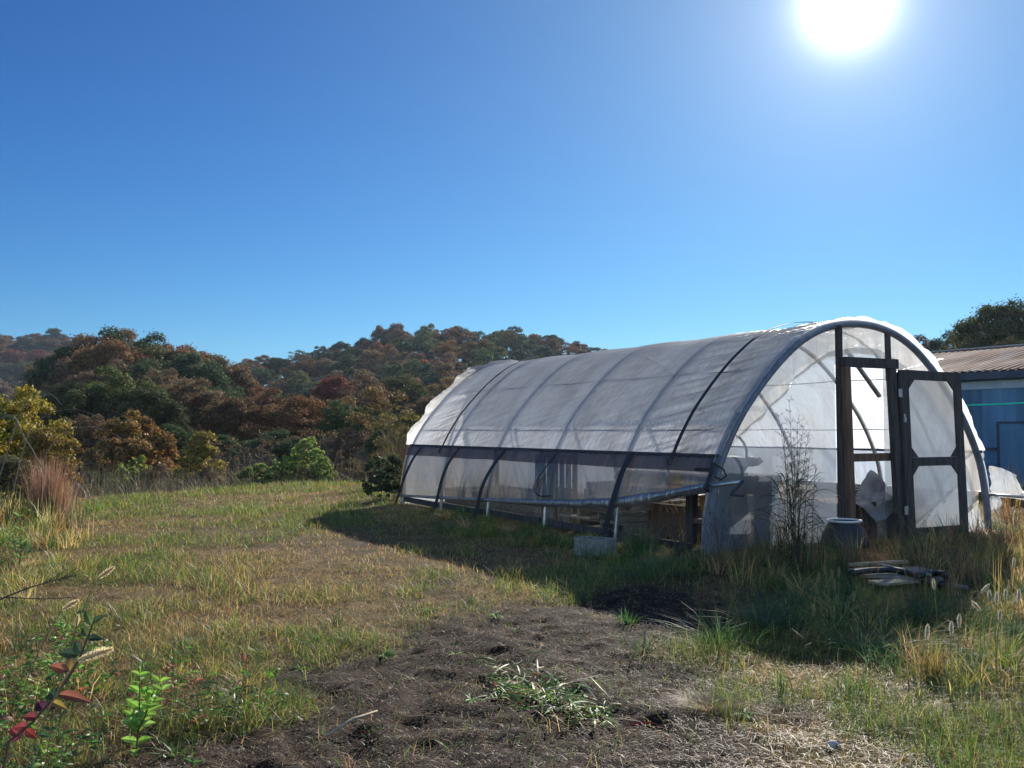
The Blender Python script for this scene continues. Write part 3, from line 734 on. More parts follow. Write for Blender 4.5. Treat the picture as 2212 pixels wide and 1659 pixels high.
mb = MB(); mb.tube([(.14, 0, .17), (.14, 0, .28), (.10, 0, .36), (.04, 0, .42), (-.01, 0, .44)], .014, 8); mb.build('wand', M['batten'], tl, True)
for x in (-.34, .0): mb = MB(); mb.box((x, -.1, 0.0), (x+.06, .1, .03)); mb.build('foot', M['black_plastic'], tl)
# pale cane leaning inside
mb = MB(); p, q = gworld(1.30, .75, 0), gworld(1.02, .95, 1.32); mb.tube([p, (p+q)/2+np.array([0, 0, .01]), q], .012, 7)
tag(mb.build('cane', M['pale_plastic']), 'thin pale cane leaning inside the greenhouse behind the end film', 'cane')

# pallets seen through the open side
def pallet_mb(root, L_=1.05, W_=.95):
    for y in (-W_/2+.02, 0, W_/2-.02): m_ = MB(); m_.bar((-L_/2, y, .055), (L_/2, y, .055), .038, .085); m_.build('stringer', M['wood_grey'], root)
    for k in range(6):
        x = -L_/2+.05+(L_-.10)*k/5; m_ = MB(); m_.box((x-.048, -W_/2-random.uniform(0, .02), .0985), (x+.048, W_/2+random.uniform(0, .02), .117)); m_.build('deck_board', M['wood_grey'], root)
    for k in range(3):
        x = -L_/2+.05+(L_-.10)*k/2; m_ = MB(); m_.box((x-.048, -W_/2, -.006), (x+.048, W_/2, .0115)); m_.build('base_board', M['wood_grey'], root)
PG = 'wooden pallets stacked inside the greenhouse'
p0 = gempty('pallet', 'grey wooden pallet lowest in the stack inside the open greenhouse side', 'pallet', .86, 2.35, .03, .06, PG); pallet_mb(p0)
for k, (lab, lz, rz) in enumerate((('grey wooden pallet in the middle of the stack inside the open side', .158, -.05), ('grey wooden pallet topmost of the stack inside the open side', .286, .1))):
    c = copy_tree(p0); c['label'] = lab; c.location = gworld(.86+.03*k, 2.35-.04*k, lz); c.rotation_euler = (0, 0, GA+rz)
pu = gempty('pallet', 'grey wooden pallet standing on edge inside the open greenhouse side', 'pallet', .30, 3.42, .50, .1, PG)
pallet_mb(pu, .9, .95); pu.rotation_euler = (R(90), 0, GA+R(90))
def plank(label, a, b, w, h, mat, name='plank', up=(0, 0, 1), split=False):
    mb = MB(); mb.bar(a, b, w, h, up); o = mb.build(name, M[mat], None, bevel=.003); return tag(o, label, 'plank')
plank('pale plank lying tilted on top of the pallet stack', gworld(.42, 2.75, .425), gworld(.36, 1.72, .47), .12, .022, 'wood_pale')
plank('short splintered pale plank beside the pallets by the open side', gworld(.25, 3.05, .17), gworld(.22, 2.30, .19), .16, .025, 'wood_pale')
plank('dark brown board fixed upright on edge behind the pallets', gworld(1.45, 3.3, .36), gworld(1.40, 2.35, .36), .03, .17, 'wood_brown')
plank('brown post standing upright between the pallets', gworld(.52, 2.88, -.05), gworld(.50, 2.86, .52), .10, .09, 'wood_brown', 'post', (1, 0, 0))
# raised beds with dead growth
def bed(label, x0, y0, x1, y1, h, mat):
    r = gempty('raised_bed', label, 'raised bed', (x0+x1)/2, (y0+y1)/2); a = (x1-x0)/2; b = (y1-y0)/2
    for p, q in (((-a, -b), (a, -b)), ((a, -b), (a, b)), ((a, b), (-a, b)), ((-a, b), (-a, -b))):
        m_ = MB(); m_.bar((p[0], p[1], h/2-.04), (q[0], q[1], h/2-.04), .035, h+.08); m_.build('side_board', M[mat], r)
    m_ = MB(); m_.grid(lambda u, v: (-a+.03+(2*a-.06)*u, -b+.03+(2*b-.06)*v, h-.06+.05*float(vnoise(np.array([u*6]), np.array([v*9.]), 7)[0])), 12, 16); m_.build('soil', M['ground'], r, True)
bed('dark brown raised bed full of dead stalks just inside the near left corner', .75, 1.15, 1.75, 2.0-.15, .40, 'wood_brown')
bed('long grey raised bed at the back of the greenhouse behind the pallets', .55, 4.2, 1.7, 7.3, .30, 'wood_grey')
bed('weathered raised bed along the far side of the greenhouse', 3.2, .8, 4.3, 6.8, .35, 'wood_grey')

# concrete block by the side
g0 = ground(1250, 1200); g1 = ground(1322, 1206)
cb = empty('concrete_block', 'grey concrete block sitting in the grass beside the open greenhouse side', 'block', (*((g0+g1)/2)[:2], gz1(*((g0+g1)/2)[:2])-.01), math.atan2(g1[1]-g0[1], g1[0]-g0[0])-.1)
mb = MB(); Lb, Wb, Hb = .40, .19, .19
mb.box((-Lb/2, -Wb/2, 0), (Lb/2, -Wb/2+.03, Hb)); mb.box((-Lb/2, Wb/2-.03, 0), (Lb/2, Wb/2, Hb))
for x in (-Lb/2, -.018, Lb/2-.036): mb.box((x, -Wb/2+.0302, 0.001), (x+.036, Wb/2-.0302, Hb-.001))
mb.build('block_body', M['concrete'], cb, bevel=.005)

# black pot with a pale rim in the doorway
q = endp(1825, 1200, -.25); pc = gworld(q[0], -.25, 0)
pot = empty('plant_pot', 'big black pot standing before the greenhouse doorway with a pale rim', 'pot', (pc[0], pc[1], gz1(pc[0], pc[1])-.03))
mb = MB(); mb.lathe([(0, 0), (.265, 0), (.268, .05), (.24, .16), (.185, .262), (.165, .295), (.166, .31)], n=36); mb.build('pot_body', M['black_plastic'], pot, True)
mb = MB(); mb.lathe([(.165, .300), (.190, .300), (.193, .314), (.186, .324), (.168, .322), (.158, .310)], n=36); mb.build('rim', M['pale_plastic'], pot, True)
# board, boxes and torn sheet metal inside the doorway
def dpt(x, y, s): l = endp(x, y, s); return np.array([l[0], s, l[2]])
a = dpt(1838, 1057, .55); b = dpt(1918, 1057, .55)
pb = gempty('plywood_board', 'grained plywood board leaning upright in the greenhouse doorway', 'board', (a[0]+b[0])/2, .55)
mb = MB(); mb.box((a[0]-(a[0]+b[0])/2-.12, -.01, .0), (.36, .01, a[2]-.06)); mb.build('panel', M['ply'], pb); mb = MB(); mb.box((-.62, -.035, a[2]-.055), (.42, .03, a[2]-.005)); mb.build('top_edge', M['wood_pale'], pb)
pb.rotation_euler = (R(-3), 0, GA)
bxp = dpt(1905, 1180, .22)
bx_ = gempty('wooden_crate', 'slatted grey crate on end in the greenhouse doorway under torn metal', 'crate', bxp[0]-.02, .24, -.02)
for k in range(4): m_ = MB(); m_.box((-.22+.115*k, -.16, 0), (-.22+.115*k+.10, -.14, .47)); m_.build('slat', M['wood_grey'], bx_)
for z in (.03, .40): m_ = MB(); m_.box((-.225, -.138, z), (.235, -.11, z+.06)); m_.build('cross_board', M['wood_dark'], bx_)
m_ = MB(); m_.box((-.22, -.108, .0), (-.20, .16, .46)); m_.box((.215, -.108, .0), (.235, .16, .46)); m_.box((-.198, .14, 0), (.213, .16, .46)); m_.build('side_panel', M['wood_dark'], bx_)
sm = gempty('sheet_metal', 'crumpled grey sheet of metal draped over the crate in the doorway', 'sheet metal', bxp[0]-.02, .24, .45)
mb = MB()
def crum(u, v):
    x = -.36+.66*u; n = abs(float(fbm(np.array([u*2.3]), np.array([v*2.1]), 170, 3)[0])-.5); n2 = float(fbm(np.array([u*5]), np.array([v*4.]), 171, 2)[0])-.5
    ridge = max(0, 1-abs(u-.62)*2.6)
    fold = v*.55
    return (x+.10*v*(u-.5)+.05*n2, -.26+.42*v+.07*n2, .05+.30*ridge*(.4+.6*v)-.18*(1-v)*(1-v)*1.4 - .22*max(0, .3-u)+.16*n)
mb.grid(crum, 14, 10); o = mb.build('sheet', M['scrap_metal'], sm, False, .004)

# heap of old boards and a hose lying in the weeds
def fl(x, y, z=0): p = ground(x, y, z); return np.array([p[0], p[1], gz1(p[0], p[1])+z])
def fboard(label, A, B, w, mat, z=.03, h=.022):
    a = ground(*A, z); b = ground(*B, z); a[2] = gz1(a[0], a[1])+z; b[2] = gz1(b[0], b[1])+z*1.05
    plank(label, a, b, w, h, mat, 'scrap_board')
fboard('weathered pale board lowest and nearest in the heap of boards', (1890, 1259), (1968, 1251), .17, 'wood_pale', .06)
fboard('weathered grey board lying flat beneath the black hose', (1856, 1240), (1985, 1243), .20, 'wood_grey', .075)
fboard('pale broken board reaching right beside the end of the hose', (1950, 1232), (2040, 1252), .16, 'wood_grey', .05)
fboard('thin pale strip lying across the back of the board heap', (1835, 1219), (1960, 1211), .035, 'wood_pale', .11, .03)
fboard('short pale board at the left end of the heap', (1845, 1232), (1905, 1226), .13, 'wood_pale', .085)
fboard('long thin grey strip running out right of the heap', (1955, 1246), (2090, 1264), .04, 'wood_grey', .04, .03)
fboard('narrow grey lath crossing the heap aslant', (1880, 1212), (2010, 1240), .03, 'wood_grey', .12, .02)
fboard('wide grey board at the back right of the heap', (1960, 1224), (2018, 1236), .2, 'wood_grey', .09)
hp = [(1840, 1238), (1880, 1231), (1930, 1228), (1968, 1234), (1985, 1240), (2000, 1236), (2025, 1232), (2042, 1238), (2044, 1250), (2030, 1260)]
P = [fl(x, y, .12 if i < 8 else .05) for i, (x, y) in enumerate(hp)]
pts = []
for i in range(len(P)-1):
    p0_, p1_, p2_, p3_ = P[max(i-1, 0)], P[i], P[i+1], P[min(i+2, len(P)-1)]
    for t in np.linspace(0, 1, 6, endpoint=False):
        pts.append(.5*((2*p1_)+(-p0_+p2_)*t+(2*p0_-5*p1_+4*p2_-p3_)*t*t+(-p0_+3*p1_-3*p2_+p3_)*t**3))
mb = MB(); mb.tube(pts, .026, 9); tag(mb.build('hose', M['black_plastic'], None, True), 'thick black hose curling over the heap of old boards', 'hose')
# long straw stalk and stones on the bare soil
mb = MB(); a = fl(705, 1588, .01); b = fl(815, 1547, .02); mb.tube([a, (a+b)/2+np.array([0, 0, .015]), b], [.006, .007, .004], 6)
tag(mb.build('dry_stalk', M['wood_pale'], None, True), 'single long dry stalk lying on the bare soil', 'stalk')
SG = 'small pale stones on the bare soil'
for k, (x, y, s, lab) in enumerate(((521, 1538, .016, 'small pale stone beside the dark soil under the green sapling'), (585, 1557, .018, 'small white stone beside tufts left of the dry stalk'), (1800, 1611, .03, 'flat tan stone in the straw at the lower right'), (1050, 1570, .014, 'tiny grey stone on bare soil right of the dry stalk'))):
    bmv = []
    mb = MB(); c = fl(x, y, s*.35)
    mb.grid(lambda u, v: (c[0]+s*(1+.25*math.sin(u*9+k))*math.sin(v*math.pi)*math.cos(u*2*math.pi), c[1]+s*.8*math.sin(v*math.pi)*math.sin(u*2*math.pi), c[2]+s*.55*math.cos(v*math.pi)), 12, 7)
    tag(mb.build('stone', M['pebble'], None, True), lab, 'stone', SG)
# ------------------------------------------------------------------ grass, litter and weeds that nobody could count
GREEN = (.055, .125, .022); BRIGHT = (.11, .21, .028); YGREEN = (.27, .26, .05); STRAW = (.54, .39, .15); TAN = (.38, .225, .08); RUST = (.21, .095, .045); DARKG = (.045, .095, .03); BLUEG = (.06, .12, .05)
def sample(n, y0, y1, p=1.6, wx=.62, extra=1.2):
    """points on the field, thinned with distance"""
    y = np.linspace(y0, y1, 4000); d = (1.24*y+2.4)*(4/y)**p; c = np.cumsum(d); c /= c[-1]
    yy = np.interp(RNG.random(n), c, y); xx = (RNG.random(n)*2-1)*(wx*yy+extra)
    return xx, yy
def in_house(x, y, pad=0):
    rx = x-GP[0]; ry = y-GP[1]; lx = rx*gu[0]+ry*gu[1]; ly = rx*gw[0]+ry*gw[1]
    return (lx > -pad) & (lx < W+pad) & (ly > -pad) & (ly < LEN+pad)
def in_barn(x, y):
    rx = x-BP[0]; ry = y-BP[1]; lx = rx*gu[0]+ry*gu[1]; ly = rx*gw[0]+ry*gw[1]
    return (lx > -.05) & (ly < Y1+.3)
RIGHT = gpoly([(1420, 1250), (1540, 1205), (1660, 1225), (1800, 1215), (1900, 1190), (2060, 1180), (2140, 1150), (2212, 1120), (2500, 1100), (2700, 1400), (2400, 1500), (2212, 1475), (2100, 1440), (1980, 1470), (1850, 1455), (1700, 1455), (1560, 1440), (1560, 1350), (1480, 1300)])
SUNRIGHT = gpoly([(2030, 1400), (2120, 1290), (2212, 1180), (2500, 1150), (3000, 1500), (2600, 1900), (1950, 1800), (1900, 1540), (1960, 1470)])
SIDE = gpoly([(960, 1120), (1020, 1110), (1200, 1150), (1450, 1170), (1540, 1200), (1500, 1250), (1330, 1225), (1150, 1180), (1000, 1150)])
LEFT2 = gpoly([(-500, 1200), (60, 1210), (160, 1290), (250, 1400), (330, 1470), (400, 1540), (330, 1600), (250, 1660), (100, 2000), (-800, 2400)])
CREST = gpoly([(120, 1100), (160, 1078), (700, 1040), (900, 1040), (830, 1100), (560, 1110), (300, 1120)])
LEFT = gpoly([(-400, 1180), (-400, 1060), (-100, 1070), (110, 1085), (150, 1120), (110, 1200), (60, 1300), (20, 1420), (-400, 1700)])
def keep(x, y, *bad):
    k = ~in_house(x, y, .03) & ~in_barn(x, y) & (field_edge(x, y) < 3)
    return k
def barev(x, y): return np.clip(soft(x, y, DIRT, .12)+.6*soft(x, y, TRACK, .15, j=.35)+.75*soft(x, y, SHADEDIRT, .15)+.6*soft(x, y, BARE, .3, j=.6), 0, 1)

# lawn
x, y = sample(560000, 2.3, 27, 1.55); k = keep(x, y); x, y = x[k], y[k]
b = barev(x, y); dn = fbm(x*1.1, y*1.1, 201, 4); clump = fbm(x*4, y*4, 207, 3)
k = (RNG.random(len(x)) < (1-.955*b)*(.25+.75*sstep(.3, .52, clump))*(.55+.45*sstep(.36, .47, dn))); x, y, dn, clump = x[k], y[k], dn[k], clump[k]; n = len(x)
dist = np.hypot(x, y)
crest = soft(x, y, CREST, .4, j=.5); sidez = soft(x, y, SIDE, .2); rightz = soft(x, y, RIGHT, .2); sunz = soft(x, y, SUNRIGHT, .2)
patch = fbm(x*.55, y*.55, 203, 3)
green = np.clip(.52 + 2.4*(dn-.5) + 1.5*(patch-.5) + .30*crest + .45*sidez + .35*rightz + .28*sunz + .9*(clump-.5) + .12*sstep(6, 3, y)*(x < -.8), .06, .95)
h = (.022+.072*RNG.random(n)**2*(.25+1.5*clump))*(.55+.9*sstep(.38, .6, dn))*(1+.10*dist**.5) + .06*sidez*RNG.random(n) + .05*crest*RNG.random(n) + .05*sunz*RNG.random(n)
isg = RNG.random(n) < green
col = np.where(isg[:, None], pick(n, [GREEN, BRIGHT, YGREEN, BLUEG], [.22, .30, .42, .06]), pick(n, [STRAW, TAN, RUST, YGREEN], [.42, .36, .12, .10]))
z = gz(x, y)-.004
V, T, C = blades(np.stack([x, y, z], 1), h, RNG.random(n)*6.283, RNG.normal(.9, .45, n).clip(.1, 2), .0027*(1+.35*RNG.random(n))*np.maximum(1, (dist/5.5)**.8), col)
o = np_mesh('grass', V, T, C, M['blade']); tag(o, 'short matted autumn grass of green and straw blades across the field', 'grass', kind='stuff')

# straw and clippings lying flat
x, y = sample(330000, 2.3, 22, 1.6); k = keep(x, y); x, y = x[k], y[k]; b = barev(x, y)
k = RNG.random(len(x)) < (.66-.34*b); x, y, b = x[k], y[k], b[k]; n = len(x); dist = np.hypot(x, y)
L_ = (.010+.045*RNG.random(n)**2.6)*(1+.04*dist); L_ = np.where(b > .5, L_*.8, L_*1.15)
col = pick(n, [(.40, .33, .22), (.27, .20, .13), (.55, .50, .40), (.12, .075, .05), (.24, .12, .06)], [.20, .26, .09, .33, .12], .3)
col = np.where((b > .5)[:, None], col*np.array([.72, .60, .50]), col*np.array([.85, .74, .56]))
V, T, C = blades(np.stack([x, y, gz(x, y)+.004+.010*RNG.random(n)*(1-.4*b)], 1), L_, RNG.random(n)*6.283, RNG.normal(2.6, .8, n).clip(1, 4), .0028*(1+RNG.random(n))*np.maximum(1, (dist/6)**.8), col, droop=.40)
x, y = sample(90000, 2.4, 10, 1.9); b = soft(x, y, DIRT, .1); k = RNG.random(len(x)) < b; x, y = x[k], y[k]; n = len(x)
V2, T2, C2 = blades(np.stack([x, y, gz(x, y)+.002+.008*RNG.random(n)], 1), .006+.020*RNG.random(n)**2, RNG.random(n)*6.283, RNG.normal(2.6, .8, n).clip(1, 4), .0022*(1+RNG.random(n))*np.maximum(1, y/5), pick(n, [(.45, .38, .28), (.10, .07, .05), (.26, .18, .12), (.6, .56, .48)], [.3, .35, .25, .1], .3), droop=.40)
V, T, C = merge([(V, T, C), (V2, T2, C2)])
o = np_mesh('straw', V, T, C, M['blade']); tag(o, 'pale chopped straw and dead clippings strewn over the soil and grass', 'straw', kind='stuff')

# longer grass in tufts: shaded bank before the end wall, sunlit right edge, side of the house, left scrub
def tufts(nt, y0, y1, dens, hfn, colfn, per=(18, 60), rad=.07, width=.004, p=1.2, bend=(.7, .35), seg=3, zoff=0):
    x, y = sample(nt, y0, y1, p, .66, 1.5); k = ~in_barn(x, y) & ~in_house(x, y, .02) & (field_edge(x, y) < 4); x, y = x[k], y[k]
    k = RNG.random(len(x)) < dens(x, y); x, y = x[k], y[k]; n = len(x)
    m = RNG.integers(per[0], per[1], n); idx = np.repeat(np.arange(n), m); N_ = len(idx)
    a = RNG.random(N_)*6.283; r = np.abs(RNG.normal(0, rad, N_))
    tx = x[idx]+np.cos(a)*r; ty = y[idx]+np.sin(a)*r
    k = ~in_house(tx, ty, .0) & ~in_barn(tx, ty); idx, a, tx, ty = idx[k], a[k], tx[k], ty[k]; N_ = len(idx)
    th = hfn(x, y)*(.7+.6*RNG.random(n)); h = th[idx]*(.35+.75*RNG.random(N_))
    cl = colfn(n)[idx]*(1+RNG.normal(0, .22, (N_, 1))).clip(.4, 1.7)
    dist = np.hypot(tx, ty)
    return blades(np.stack([tx, ty, gz(tx, ty)-.01], 1), h, a+RNG.normal(0, .6, N_), RNG.normal(bend[0], bend[1], N_).clip(.05, 1.8), width*(1+.6*RNG.random(N_))*np.maximum(1, (dist/7)**.7), cl, seg)
cg = lambda p_: (lambda n: pick(n, [GREEN, BRIGHT, YGREEN, DARKG, BLUEG, STRAW, TAN, RUST], p_, .15))
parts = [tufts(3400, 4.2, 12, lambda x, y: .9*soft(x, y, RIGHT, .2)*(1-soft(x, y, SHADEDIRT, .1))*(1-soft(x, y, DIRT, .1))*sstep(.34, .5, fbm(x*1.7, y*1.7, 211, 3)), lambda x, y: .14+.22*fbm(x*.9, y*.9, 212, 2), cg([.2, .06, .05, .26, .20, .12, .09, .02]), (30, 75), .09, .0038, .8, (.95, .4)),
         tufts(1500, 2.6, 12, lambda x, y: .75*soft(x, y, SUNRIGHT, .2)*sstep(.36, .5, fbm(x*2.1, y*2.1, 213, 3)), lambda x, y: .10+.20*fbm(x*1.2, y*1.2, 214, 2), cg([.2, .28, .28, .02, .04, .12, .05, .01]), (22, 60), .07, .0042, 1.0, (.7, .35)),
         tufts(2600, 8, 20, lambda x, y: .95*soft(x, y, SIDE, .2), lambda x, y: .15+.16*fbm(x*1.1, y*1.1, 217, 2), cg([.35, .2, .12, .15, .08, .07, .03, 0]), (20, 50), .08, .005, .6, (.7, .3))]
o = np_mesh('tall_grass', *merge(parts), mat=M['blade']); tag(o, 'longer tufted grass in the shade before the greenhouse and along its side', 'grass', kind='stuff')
# short green weed tufts scattered across the soil edge
parts = [tufts(800, 2.6, 14, lambda x, y: .22*(1-.75*barev(x, y))*sstep(.47, .6, fbm(x*1.3, y*1.3, 221, 3)), lambda x, y: .07+.06*fbm(x*2, y*2, 222, 2), cg([.35, .4, .15, .05, .05, 0, 0, 0]), (10, 30), .045, .0065, 1.5, (1.0, .4), 3),
         tufts(700, 2.6, 8, lambda x, y: .30*soft(x, y, DIRT, .1)*sstep(.40, .55, fbm(x*1.6, y*1.6, 229, 2)), lambda x, y: .05+.03*fbm(x*2, y*2, 223, 2), cg([.4, .35, .15, .05, .05, 0, 0, 0]), (6, 16), .03, .006, 1.5, (1.1, .4), 3),
         tufts(650, 2.4, 6.5, lambda x, y: .6*(x < -.9)*(1-barev(x, y))*sstep(.42, .55, fbm(x*1.9, y*1.9, 224, 3)), lambda x, y: .10+.09*fbm(x*2, y*2, 225, 2), cg([.3, .35, .22, .03, .05, .05, 0, 0]), (15, 40), .05, .0045, 1.5, (.9, .4), 3)]
o = np_mesh('green_tufts', *merge(parts), mat=M['blade']); tag(o, 'fresh green grass tufts dotted through the straw and along the soil edge', 'grass', kind='stuff')
# tall dry scrub at the left edge and standing brown weeds on the right
parts = [tufts(2300, 7, 17, lambda x, y: .8*soft(x, y, LEFT, .25), lambda x, y: .20+.38*fbm(x*.7, y*.7, 231, 2)*sstep(8, 12, y), cg([.12, .1, .2, .05, .03, .30, .17, .03]), (20, 45), .10, .0045, .4, (.5, .3)),
         tufts(1500, 2.2, 8, lambda x, y: .85*soft(x, y, LEFT2, .2)*sstep(.36, .5, fbm(x*1.8, y*1.8, 234, 3)), lambda x, y: .10+.22*fbm(x*1.2, y*1.2, 233, 2), cg([.22, .22, .24, .04, .03, .16, .08, .01]), (20, 50), .08, .0038, 1.0, (.75, .35)),
         tufts(700, 3, 9, lambda x, y: .5*soft(x, y, LEFT, .25), lambda x, y: .14+.1*fbm(x*.9, y*.9, 232, 2), cg([.2, .15, .2, .05, .03, .25, .10, .02]), (15, 40), .08, .004, .8, (.7, .3))]
o = np_mesh('scrub', *merge(parts), mat=M['blade']); tag(o, 'tall dry scrub of straw coloured grass at the left edge of the field', 'scrub', kind='stuff')
WEEDS = gpoly([(1860, 1235), (1900, 1190), (2080, 1170), (2140, 1140), (2160, 1090), (2300, 1075), (2600, 1080), (2500, 1250), (2212, 1330), (2080, 1340), (1980, 1330), (1880, 1300)])
BARNW = gpoly([(2140, 1120), (2150, 1075), (2300, 1060), (2700, 1060), (2700, 1130), (2300, 1160)])
parts = [tufts(1400, 5.2, 14, lambda x, y: .7*soft(x, y, WEEDS, .2), lambda x, y: .34+.2*fbm(x*.9, y*.9, 241, 2), lambda n: pick(n, [RUST, TAN, STRAW, (.09, .05, .035), YGREEN], [.34, .24, .14, .2, .08], .2), (6, 20), .07, .0034, .5, (.28, .2)),
         tufts(1500, 8, 24, lambda x, y: .8*soft(x, y, BARNW, .3), lambda x, y: .5+.35*fbm(x*.9, y*.9, 242, 2), lambda n: pick(n, [RUST, TAN, STRAW, (.09, .05, .035)], [.4, .3, .2, .1], .2), (14, 34), .10, .004, .2, (.3, .2))]
BOARDS = gpoly([(1820, 1290), (1820, 1235), (2080, 1225), (2110, 1290)])
BASE = gpoly([(1545, 1212), (1660, 1205), (1800, 1190), (1950, 1172), (2140, 1140), (2160, 1175), (2000, 1225), (1850, 1250), (1600, 1258)])
parts.append(tufts(420, 5.8, 9, lambda x, y: .9*soft(x, y, BOARDS, .15), lambda x, y: .24+.22*fbm(x*1.3, y*1.3, 247, 2), lambda n: pick(n, [RUST, TAN, STRAW, (.12, .07, .045)], [.35, .25, .2, .2], .2), (3, 9), .05, .0032, .5, (.25, .2)))
parts.append(tufts(2600, 6.5, 13, lambda x, y: .8*soft(x, y, BASE, .15)*sstep(.34, .5, fbm(x*2.3, y*2.3, 245, 2)), lambda x, y: .22+.30*fbm(x*1.3, y*1.3, 246, 2), lambda n: pick(n, [RUST, TAN, STRAW, DARKG, GREEN, (.09, .06, .04)], [.2, .2, .14, .2, .16, .1], .2), (12, 34), .08, .0036, .5, (.5, .3)))
o = np_mesh('dry_weeds', *merge(parts), mat=M['blade']); tag(o, 'standing rust brown dead weeds before the door and towards the barn', 'weeds', kind='stuff')
# weeds and dead stalks on the greenhouse floor
lx = RNG.random(9000)*4.5+.2; ly = RNG.random(9000)*7.6+.2; k = ~((lx < 1.9) & (ly > 1.1) & (lx > .5)) | (RNG.random(9000) < .45); lx, ly = lx[k], ly[k]
x = GP[0]+gu[0]*lx+gw[0]*ly; y = GP[1]+gu[1]*lx+gw[1]*ly; n = len(x); bed_ = (lx > .6) & (lx < 1.75) & (ly > 1.1)
h = .08+.22*RNG.random(n)**2+.25*bed_*RNG.random(n)
V, T, C = blades(np.stack([x, y, gz(x, y)+.3*bed_], 1), h, RNG.random(n)*6.283, RNG.normal(.8, .4, n).clip(.1, 1.7), .006+0*x, pick(n, [STRAW, TAN, RUST, GREEN, (.45, .38, .28)], [.35, .3, .1, .12, .13]), 3)
o = np_mesh('floor_weeds', V, T, C, M['blade']); tag(o, 'dead stalks and weeds over the greenhouse floor and its raised beds', 'weeds', kind='stuff')

# ------------------------------------------------------------------ plants one can point at
def leaf_geo(mb, p, d, up, L_, w, col, curl=.25, fold=.25, n=4):
    """an oval leaf of n+1 stations from p along d, slightly folded along the midrib"""
    d = np.array(d, float); d /= np.linalg.norm(d); up = np.array(up, float); s = np.cross(d, up); s /= np.linalg.norm(s)+1e-9; u = np.cross(s, d)
    vs = []; cc = []
    for i in range(n+1):
        t = i/n; ww = w*.5*(math.sin(math.pi*(t**.8))*.96+.04*(1-t)); c = np.array(p)+d*L_*t*(1-.1*curl*t)-u*curl*L_*t*t
        vs += [c-s*ww+u*fold*ww, c, c+s*ww+u*fold*ww]
        e1 = random.uniform(.75, 1.15); cc += [tuple(v*e1*random.uniform(.85, 1.1) for v in col), tuple(v*1.25 for v in col), tuple(v*e1*random.uniform(.85, 1.1) for v in col)]
    fs = []
    for i in range(n):
        a = 3*i; fs += [(a, a+1, a+4, a+3), (a+1, a+2, a+5, a+4)]
    mb.add(vs, fs); mb.c += cc
def jit(c, a=.2): k = 1+random.uniform(-a, a); return tuple(min(1, v*k*(1+random.uniform(-.08, .08))) for v in c)
STEM = (.10, .06, .04)
M['stem'] = leafy('stem', .1, True, .03)

def foxtail(px, py, dep, size, label, group, lean=(0, 0), tilt=None, base=None, col=(.55, .47, .30), nb=5):
    head = atdepth(px, py, dep); bx = base if base else (head[0]-lean[0], head[1]-lean[1])
    bz = gz1(*bx); r = empty('foxtail_grass', label, 'grass stalk', (bx[0], bx[1], bz), 0, group)
    H = head-np.array([bx[0], bx[1], bz]); d = np.array(tilt if tilt else (lean[0]*.6, lean[1]*.6, .2)); d = d/np.linalg.norm(d)
    st = H-d*size*.5; mb = MB(); c1_ = np.array([0, 0, st[2]*.6]); pts = []
    for t in np.linspace(0, 1, 10): pts.append((1-t)**2*np.array([0, 0, 0])+2*t*(1-t)*np.array([st[0]*.25, st[1]*.25, st[2]*.75])+t*t*st)
    mb.tube(pts, [.0018]*9+[.0012], 5, (.20, .19, .07)); mb.build('stem', M['stem'], r)
    mb = MB(); e = np.cross(d, [0.3, .2, 1]); e /= np.linalg.norm(e); f_ = np.cross(d, e)
    pts = [st+d*size*t for t in np.linspace(0, 1, 8)]
    mb.tube(pts, [size*k for k in (.025, .05, .06, .06, .055, .045, .03, .008)], 6, tuple(v*.8 for v in col))
    for k in range(620):       # the bristles
        t = random.random()*.97; a = random.uniform(0, 6.283); o_ = e*math.cos(a)+f_*math.sin(a)
        rad = size*.13*math.sin(math.pi*min(1, .12+t*.85))+.002
        p = st+d*size*t; q = p+o_*rad*random.uniform(.8, 1.25)+d*rad*random.uniform(.5, 1.3); s = np.cross(q-p, [random.gauss(0, 1), random.gauss(0, 1), random.gauss(0, 1)]); s = s/(np.linalg.norm(s)+1e-9)*.0010*(1+dep*.12)
        mb.add([p-s, p+s, q], [(0, 1, 2)], jit(col, .15))
    mb.build('seed_head', M['blade'], r)
    mb = MB()
    for k in range(nb):
        a = random.uniform(0, 6.28); L_ = max(.12, st[2])*random.uniform(.4, .8); pts = []; sd = []
        for t in np.linspace(0, 1, 6): pts.append((math.cos(a)*L_*.5*t*t, math.sin(a)*L_*.5*t*t, L_*(t-.35*t*t))); sd.append((-math.sin(a), math.cos(a), 0))
        mb.ribbon(pts, sd, [.004, .006, .006, .005, .003, .0005], jit(random.choice([YGREEN, BRIGHT, STRAW])))
    if nb: mb.build('leaf_blades', M['blade'], r)
    return r
FG = 'foxtail grass at the right edge of the shade'
FL = [(2017, 1262, 5.4, 'foxtail stalk with a pale glowing head just below the heap of boards'), (2128, 1271, 5.1, 'foxtail stalk leaning right, uppermost of the cluster at the right edge'), (2138, 1288, 5.0, 'foxtail stalk with a fat pale head in the middle of the right cluster'),
      (2153, 1292, 4.9, 'foxtail stalk close right of the fat pale head'), (2109, 1309, 4.7, 'foxtail stalk bent left with a long thin head over bright grass'), (2072, 1341, 4.6, 'foxtail stalk with a short head above the yellow-green tuft'),
      (2055, 1358, 4.5, 'foxtail stalk with a small head left of the yellow-green tuft'), (2003, 1364, 4.5, 'lowest left foxtail stalk with a small white head'), (2201, 1286, 4.9, 'foxtail stalk with a dull head at the very right edge'), (2172, 1285, 5.0, 'foxtail stalk with a blurred pale head near the right edge'), (2190, 1215, 6.2, 'tall foxtail stalk up in the sunlit weeds at the right edge'), (2160, 1330, 4.7, 'foxtail stalk half sunk in sunlit grass at the right')]
